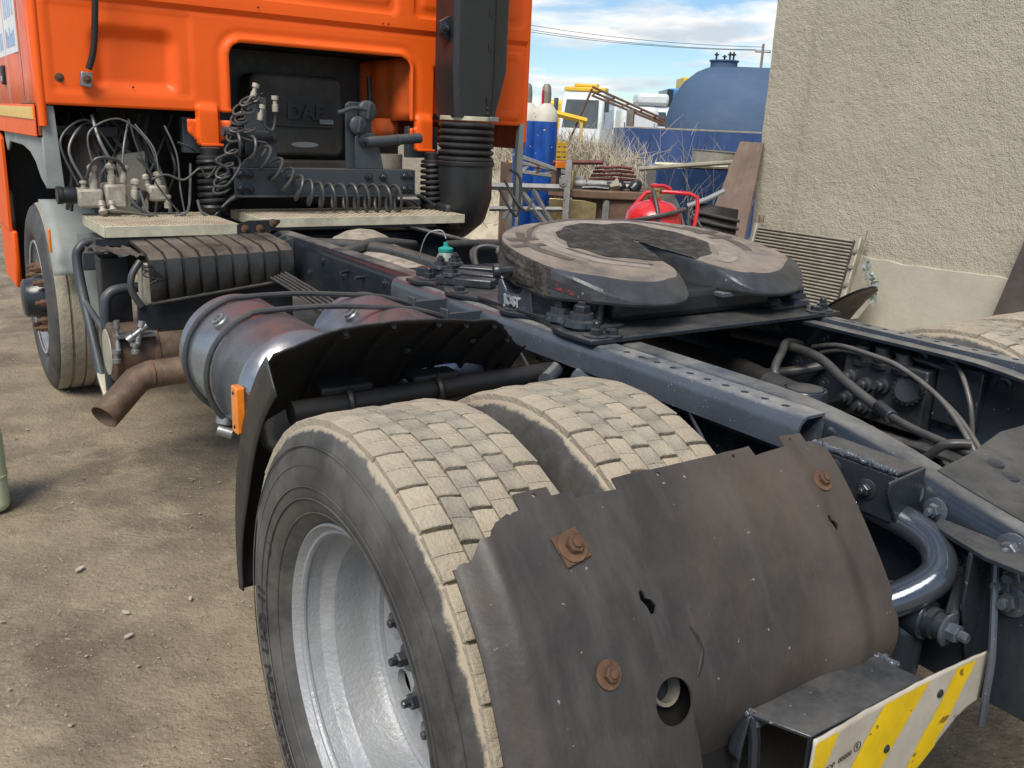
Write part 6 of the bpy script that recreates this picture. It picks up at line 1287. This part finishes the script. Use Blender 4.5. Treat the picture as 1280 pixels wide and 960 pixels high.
# heap of dry brush: uncountable stalks
rr = random.Random(77); m = MB()
for i in range(5200):
    t = rr.random(); cx_ = 5.40+rr.gauss(0, .48); cy_ = 8.3+rr.gauss(0, .75); env = max(.1, 1.46-.30*((cx_-5.6)/1.0)**2-.12*abs(cy_-8.3)); z = env*rr.random()**.45*.97
    a = rr.uniform(0, 6.3); e = rr.uniform(.1, 1.35); l = rr.uniform(.15, .45); d = Vector((math.cos(a)*math.cos(e), math.sin(a)*math.cos(e), math.sin(e)))*l; p = Vector((cx_, cy_, max(.02, z-.15)))
    k = Vector((rr.uniform(-.05, .05), rr.uniform(-.05, .05), rr.uniform(-.04, .04))); m.tube([p, p+d*.5+k, p+d], [.006, .005, .002], 3)
bh = m.build('brush_heap', 'straw', None, 0); stuff(bh); bh['label'] = 'heap of dry straw coloured brush in front of the parked trucks'
mo = MB().grid(lambda u, v: (5.45+1.5*math.cos(6.283*u)*v, 8.4+1.5*math.sin(6.283*u)*v, 1.20*(1-v*v)+.12*noise.noise((math.cos(6.283*u)*v*3, math.sin(6.283*u)*v*3, 0))), 40, 14).build('earth_mound', 'straw', None, 60); structure(mo)

# ---- parked vehicles far behind
def far_truck(name, label, ox, oy, dx, w, zb, zt, roof, side=True, bar=True, group='trucks parked far behind'):
    t = thing(name, label, 'truck', (ox, oy, 0), group); X = Vector((dx[0], dx[1], 0)).normalized(); Y = Vector((-X.y, X.x, 0)); O = Vector((ox, oy, 0))
    def Q(a, b, c): return O+X*a+Y*b+Vector((0, 0, c))
    m = MB(); S = [(0, .25, zb), (0, 0, zb+.1), (0, .02, zb+.45), (0, .30, zt-.12), (0, .45, zt), (0, 2.0, zt), (0, 2.0, zb)]; n = len(S)
    m.add([Q(0, b, c) for _, b, c in S]+[Q(w, b, c) for _, b, c in S], [tuple(range(n-1, -1, -1)), tuple(range(n, 2*n))]+[(i, (i+1) % n, n+(i+1) % n, n+i) for i in range(n)]); bd = m.build('cab_body', 'body_white', t, 30, bevel=.05)
    g = MB().add([Q(w*.08, .035, zb+.52), Q(w*.92, .035, zb+.52), Q(w*.88, .265, zt-.20), Q(w*.12, .265, zt-.20)], [(0, 1, 2, 3)]); g.build('windscreen', 'glass', t, 0, solid=.02)
    if side:
        g = MB().add([Q(w+.012, .42, zb+.5), Q(w+.012, 1.5, zb+.5), Q(w+.012, 1.5, zt-.2), Q(w+.012, .55, zt-.2)], [(0, 1, 2, 3)]); g.build('side_window', 'glass_light', t, 0, solid=.01)
        g = MB().add([Q(w+.012, 1.55, zb+.5), Q(w+.012, 1.95, zb+.5), Q(w+.012, 1.95, zt-.2), Q(w+.012, 1.55, zt-.2)], [(0, 1, 2, 3)]); g.build('side_window', 'glass_light', t, 0, solid=.01)
    if bar:
        m = MB(); c = Q(w/2, .7, zt+.10); ang = math.atan2(X.y, X.x); m.box(c, (w*.98, .5, .12), Matrix.Rotation(ang, 3, 'Z')); m.box(c+Vector((0, 0, .11)), (w*.55, .3, .10), Matrix.Rotation(ang, 3, 'Z')); m.build('roof_beacon', roof, t, bevel=.03)
    else:
        m = MB(); m.box(Q(w/2, 1.0, zt+.22), (w*.9, 1.5, .42), Matrix.Rotation(math.atan2(X.y, X.x), 3, 'Z')); m.build('roof_spoiler', roof, t, bevel=.12)
    m = MB()
    for a in (.0, w):
        m.box(Q(a+(.12 if a else -.12), .1, zt-.35), (.10, .12, .35), None)
    m.build('mirror', 'glass', t, bevel=.02)
    for a in (.15, w-.15):
        for b in (.6, ): MB().cyl(Q(a-.15, b, .5), Q(a+.15, b, .5), .5, n=20).build('wheel', 'black', t)
    MB().box(Q(w/2, 1.6, zb/2+.35), (w*.9, 2.4, max(.3, zb-.6)), Matrix.Rotation(math.atan2(X.y, X.x), 3, 'Z')).build('chassis', 'frame_dark', t)
    return t
far_truck('recovery_truck', 'white truck cab with yellow roof beacon behind the brush heap', 14.40, 20.35, (.64, -.77), 1.25, 1.05, 2.55, 'body_yellow')
far_truck('parked_truck', 'white truck cab with dark windscreen and roof spoiler left of the blue storage tank', 20.35, 23.75, (.83, -.56), 1.25, 1.25, 2.45, 'body_white', side=False, bar=False)
yt = thing('yellow_truck', 'yellow truck cab half hidden behind the recovery truck', 'truck', (16.9, 24.0, 0), 'trucks parked far behind')
MB().box((16.93, 24.0, 1.55), (.85, 2.0, 1.75), Matrix.Rotation(-.6, 3, 'Z')).build('cab_body', 'body_yellow', yt, bevel=.12); MB().box((16.95, 22.97, 2.0), (.6, .1, .5), Matrix.Rotation(-.6, 3, 'Z')).build('windscreen', 'glass', yt); MB().cyl((16.5, 24.2, .5), (16.9, 23.9, .5), .5, n=18).build('wheel', 'black', yt)
bxt = thing('box_truck', 'blue and yellow box body rising behind the storage tank', 'truck', (26.8, 28.0, 0), 'trucks parked far behind')
Rz = Matrix.Rotation(-.59, 3, 'Z'); MB().box((26.9, 27.9, 2.3), (2.0, 2.4, 2.1), Rz).build('box_body', 'body_blue', bxt, bevel=.04); MB().box((27.4, 27.8, 3.62), (1.7, 1.8, .45), Rz).build('roof_box', 'body_yellow', bxt, bevel=.04)
MB().box((26.0, 28.35, 2.75), (.25, 2.3, 1.1), Rz).build('box_edge', 'frame', bxt); MB().cyl((26.2, 27.4, .55), (26.6, 27.1, .55), .55, n=18).build('wheel', 'black', bxt); MB().box((26.9, 27.9, .9), (1.6, 2.2, .7), Rz).build('chassis', 'frame_dark', bxt)
# lattice boom laid down and yellow beam
lb_ = thing('lattice_boom', 'slanting rusty lattice boom running down from the recovery truck', 'boom', (13.2, 16.4, 0))
a_ = Vector((12.80, 16.90, 2.34)); b_ = Vector((15.4, 15.0, 1.25)); up = Vector((0, 0, .20))
for o_ in (Vector((0, 0, 0)), up, Vector((.12, .16, .10))): MB().tube([a_+o_, b_+o_*.35], .030, 5).build('chord', 'rust', lb_)
for k in range(9):
    t = k/9; MB().tube([a_.lerp(b_, t), a_.lerp(b_, t+.08)+up*(1-.65*t)], .016, 4).build('lacing', 'rust', lb_)
MB().tube([a_+Vector((0, 0, .15)), (12.35, 17.1, 1.25), (12.3, 17.1, 0)], .03, 5).build('boom_leg', 'rust', lb_); MB().tube([b_, (15.45, 14.96, 0)], .03, 5).build('boom_leg', 'rust', lb_)
yb = MB().tube([(11.85, 17.30, 1.90), (12.60, 16.78, 1.72)], .075, 4); yb.tube([(11.9, 17.27, 1.87), (11.95, 17.3, 0)], .05, 4); yb.tube([(12.5, 16.85, 1.72), (12.5, 16.9, 0)], .05, 4); scrap('yellow_beam', yb, 'body_yellow', 'yellow steel beam standing before the recovery truck', 'beam')
m = MB().tube([(13.55, 16.25, 0), (13.55, 16.25, 2.05)], .10, 6); scrap('gate_post', m, 'wood', 'grey timber post standing behind the lattice boom', 'post')
# far row of low things and the power line
for i, (x, y, w, h, mt, lb) in enumerate(((18.4, 21.5, 1.2, 2.2, 'body_white', 'pale van end between the two white truck cabs'), (24.2, 25.2, 1.6, 1.9, 'body_white', 'pale car body by the storage tank'))):
    t = thing('parked_van', lb, 'van', (x, y, 0), 'vans parked far behind'); MB().box((x, y, .35+h/2), (w, 1.6, h-.5), Rz).build('van_body', mt, t, bevel=.15); MB().box((x-.42, y-.62, h*.72), (w*.8, .1, .45), Rz).build('rear_window', 'glass', t); MB().cyl((x-.5, y-.3, .33), (x-.2, y-.5, .33), .33, n=16).build('wheel', 'black', t)
pp = thing('power_pole', 'slim power pole with a cross arm above the storage tank', 'pole', (60, 53.3, 0))
MB().cyl((60, 53.3, 0), (60, 53.3, 9.15), .16, .10, n=8).build('pole_shaft', 'wood', pp); MB().tube([(59.45, 53.65, 8.5), (60.55, 52.9, 8.5)], .06, 5).build('cross_arm', 'wood', pp)
for x, y in ((59.5, 53.6), (60.5, 52.95)): MB().cyl((x, y, 8.5), (x, y, 8.68), .04, n=6).build('insulator', 'fin', pp)
for i, (x, y, z, e) in enumerate(((59.5, 53.62, 8.66, (36, 70.8, 11.0)), (60.0, 53.3, 8.9, (36.2, 70.6, 11.35)), (60.5, 52.97, 8.66, (36.4, 70.4, 10.6)))):
    L = []
    for k in range(25):
        t = k/24; L.append((x+(e[0]-x)*t, y+(e[1]-y)*t, z+(e[2]-z)*t-4*t*(1-t)*.75))
    tag(MB().tube(L, .022, 4).build('power_line', 'wire', None), 'uppermost thin overhead cable strung from the distant pole top' if i == 1 else 'thin overhead cable strung from the cross arm of the distant pole', 'cable', 'overhead cables')
pe = thing('power_pole', 'power pole hidden behind the orange cab holding the other cable ends', 'pole', (36.2, 70.6, 0)); MB().cyl((36.2, 70.6, 0), (36.2, 70.6, 11.4), .16, .10, n=8).build('pole_shaft', 'wood', pe)
# pale green jerrycan at the yard's left
jc = thing('jerrycan', 'pale green plastic can standing on the dirt', 'can', (-1.76, 2.42, 0))
MB().prism(rrect(-1.86, -1.555, 2.32, 2.50, .05), (0, 0, .0), (1, 0, 0), (0, 1, 0), .33).build('can_body', 'jerry', jc, 40, bevel=.03, seg=4)
MB().lathe([(.05, 0), (.05, .02), (.035, .03), (.035, .05), (0, .05)], (-1.66, 2.41, .328), (0, 0, 1), 18).build('can_cap', 'teal', jc); MB().tube([(-1.84, 2.41, .32), (-1.83, 2.41, .39), (-1.76, 2.41, .40), (-1.73, 2.41, .32)], .012, 8, sm=4).build('can_handle', 'jerry', jc)
MB().prism(rrect(-1.863, -1.552, 2.317, 2.503, .05), (0, 0, .14), (1, 0, 0), (0, 1, 0), .006).build('can_seam', 'jerry', jc, 40)
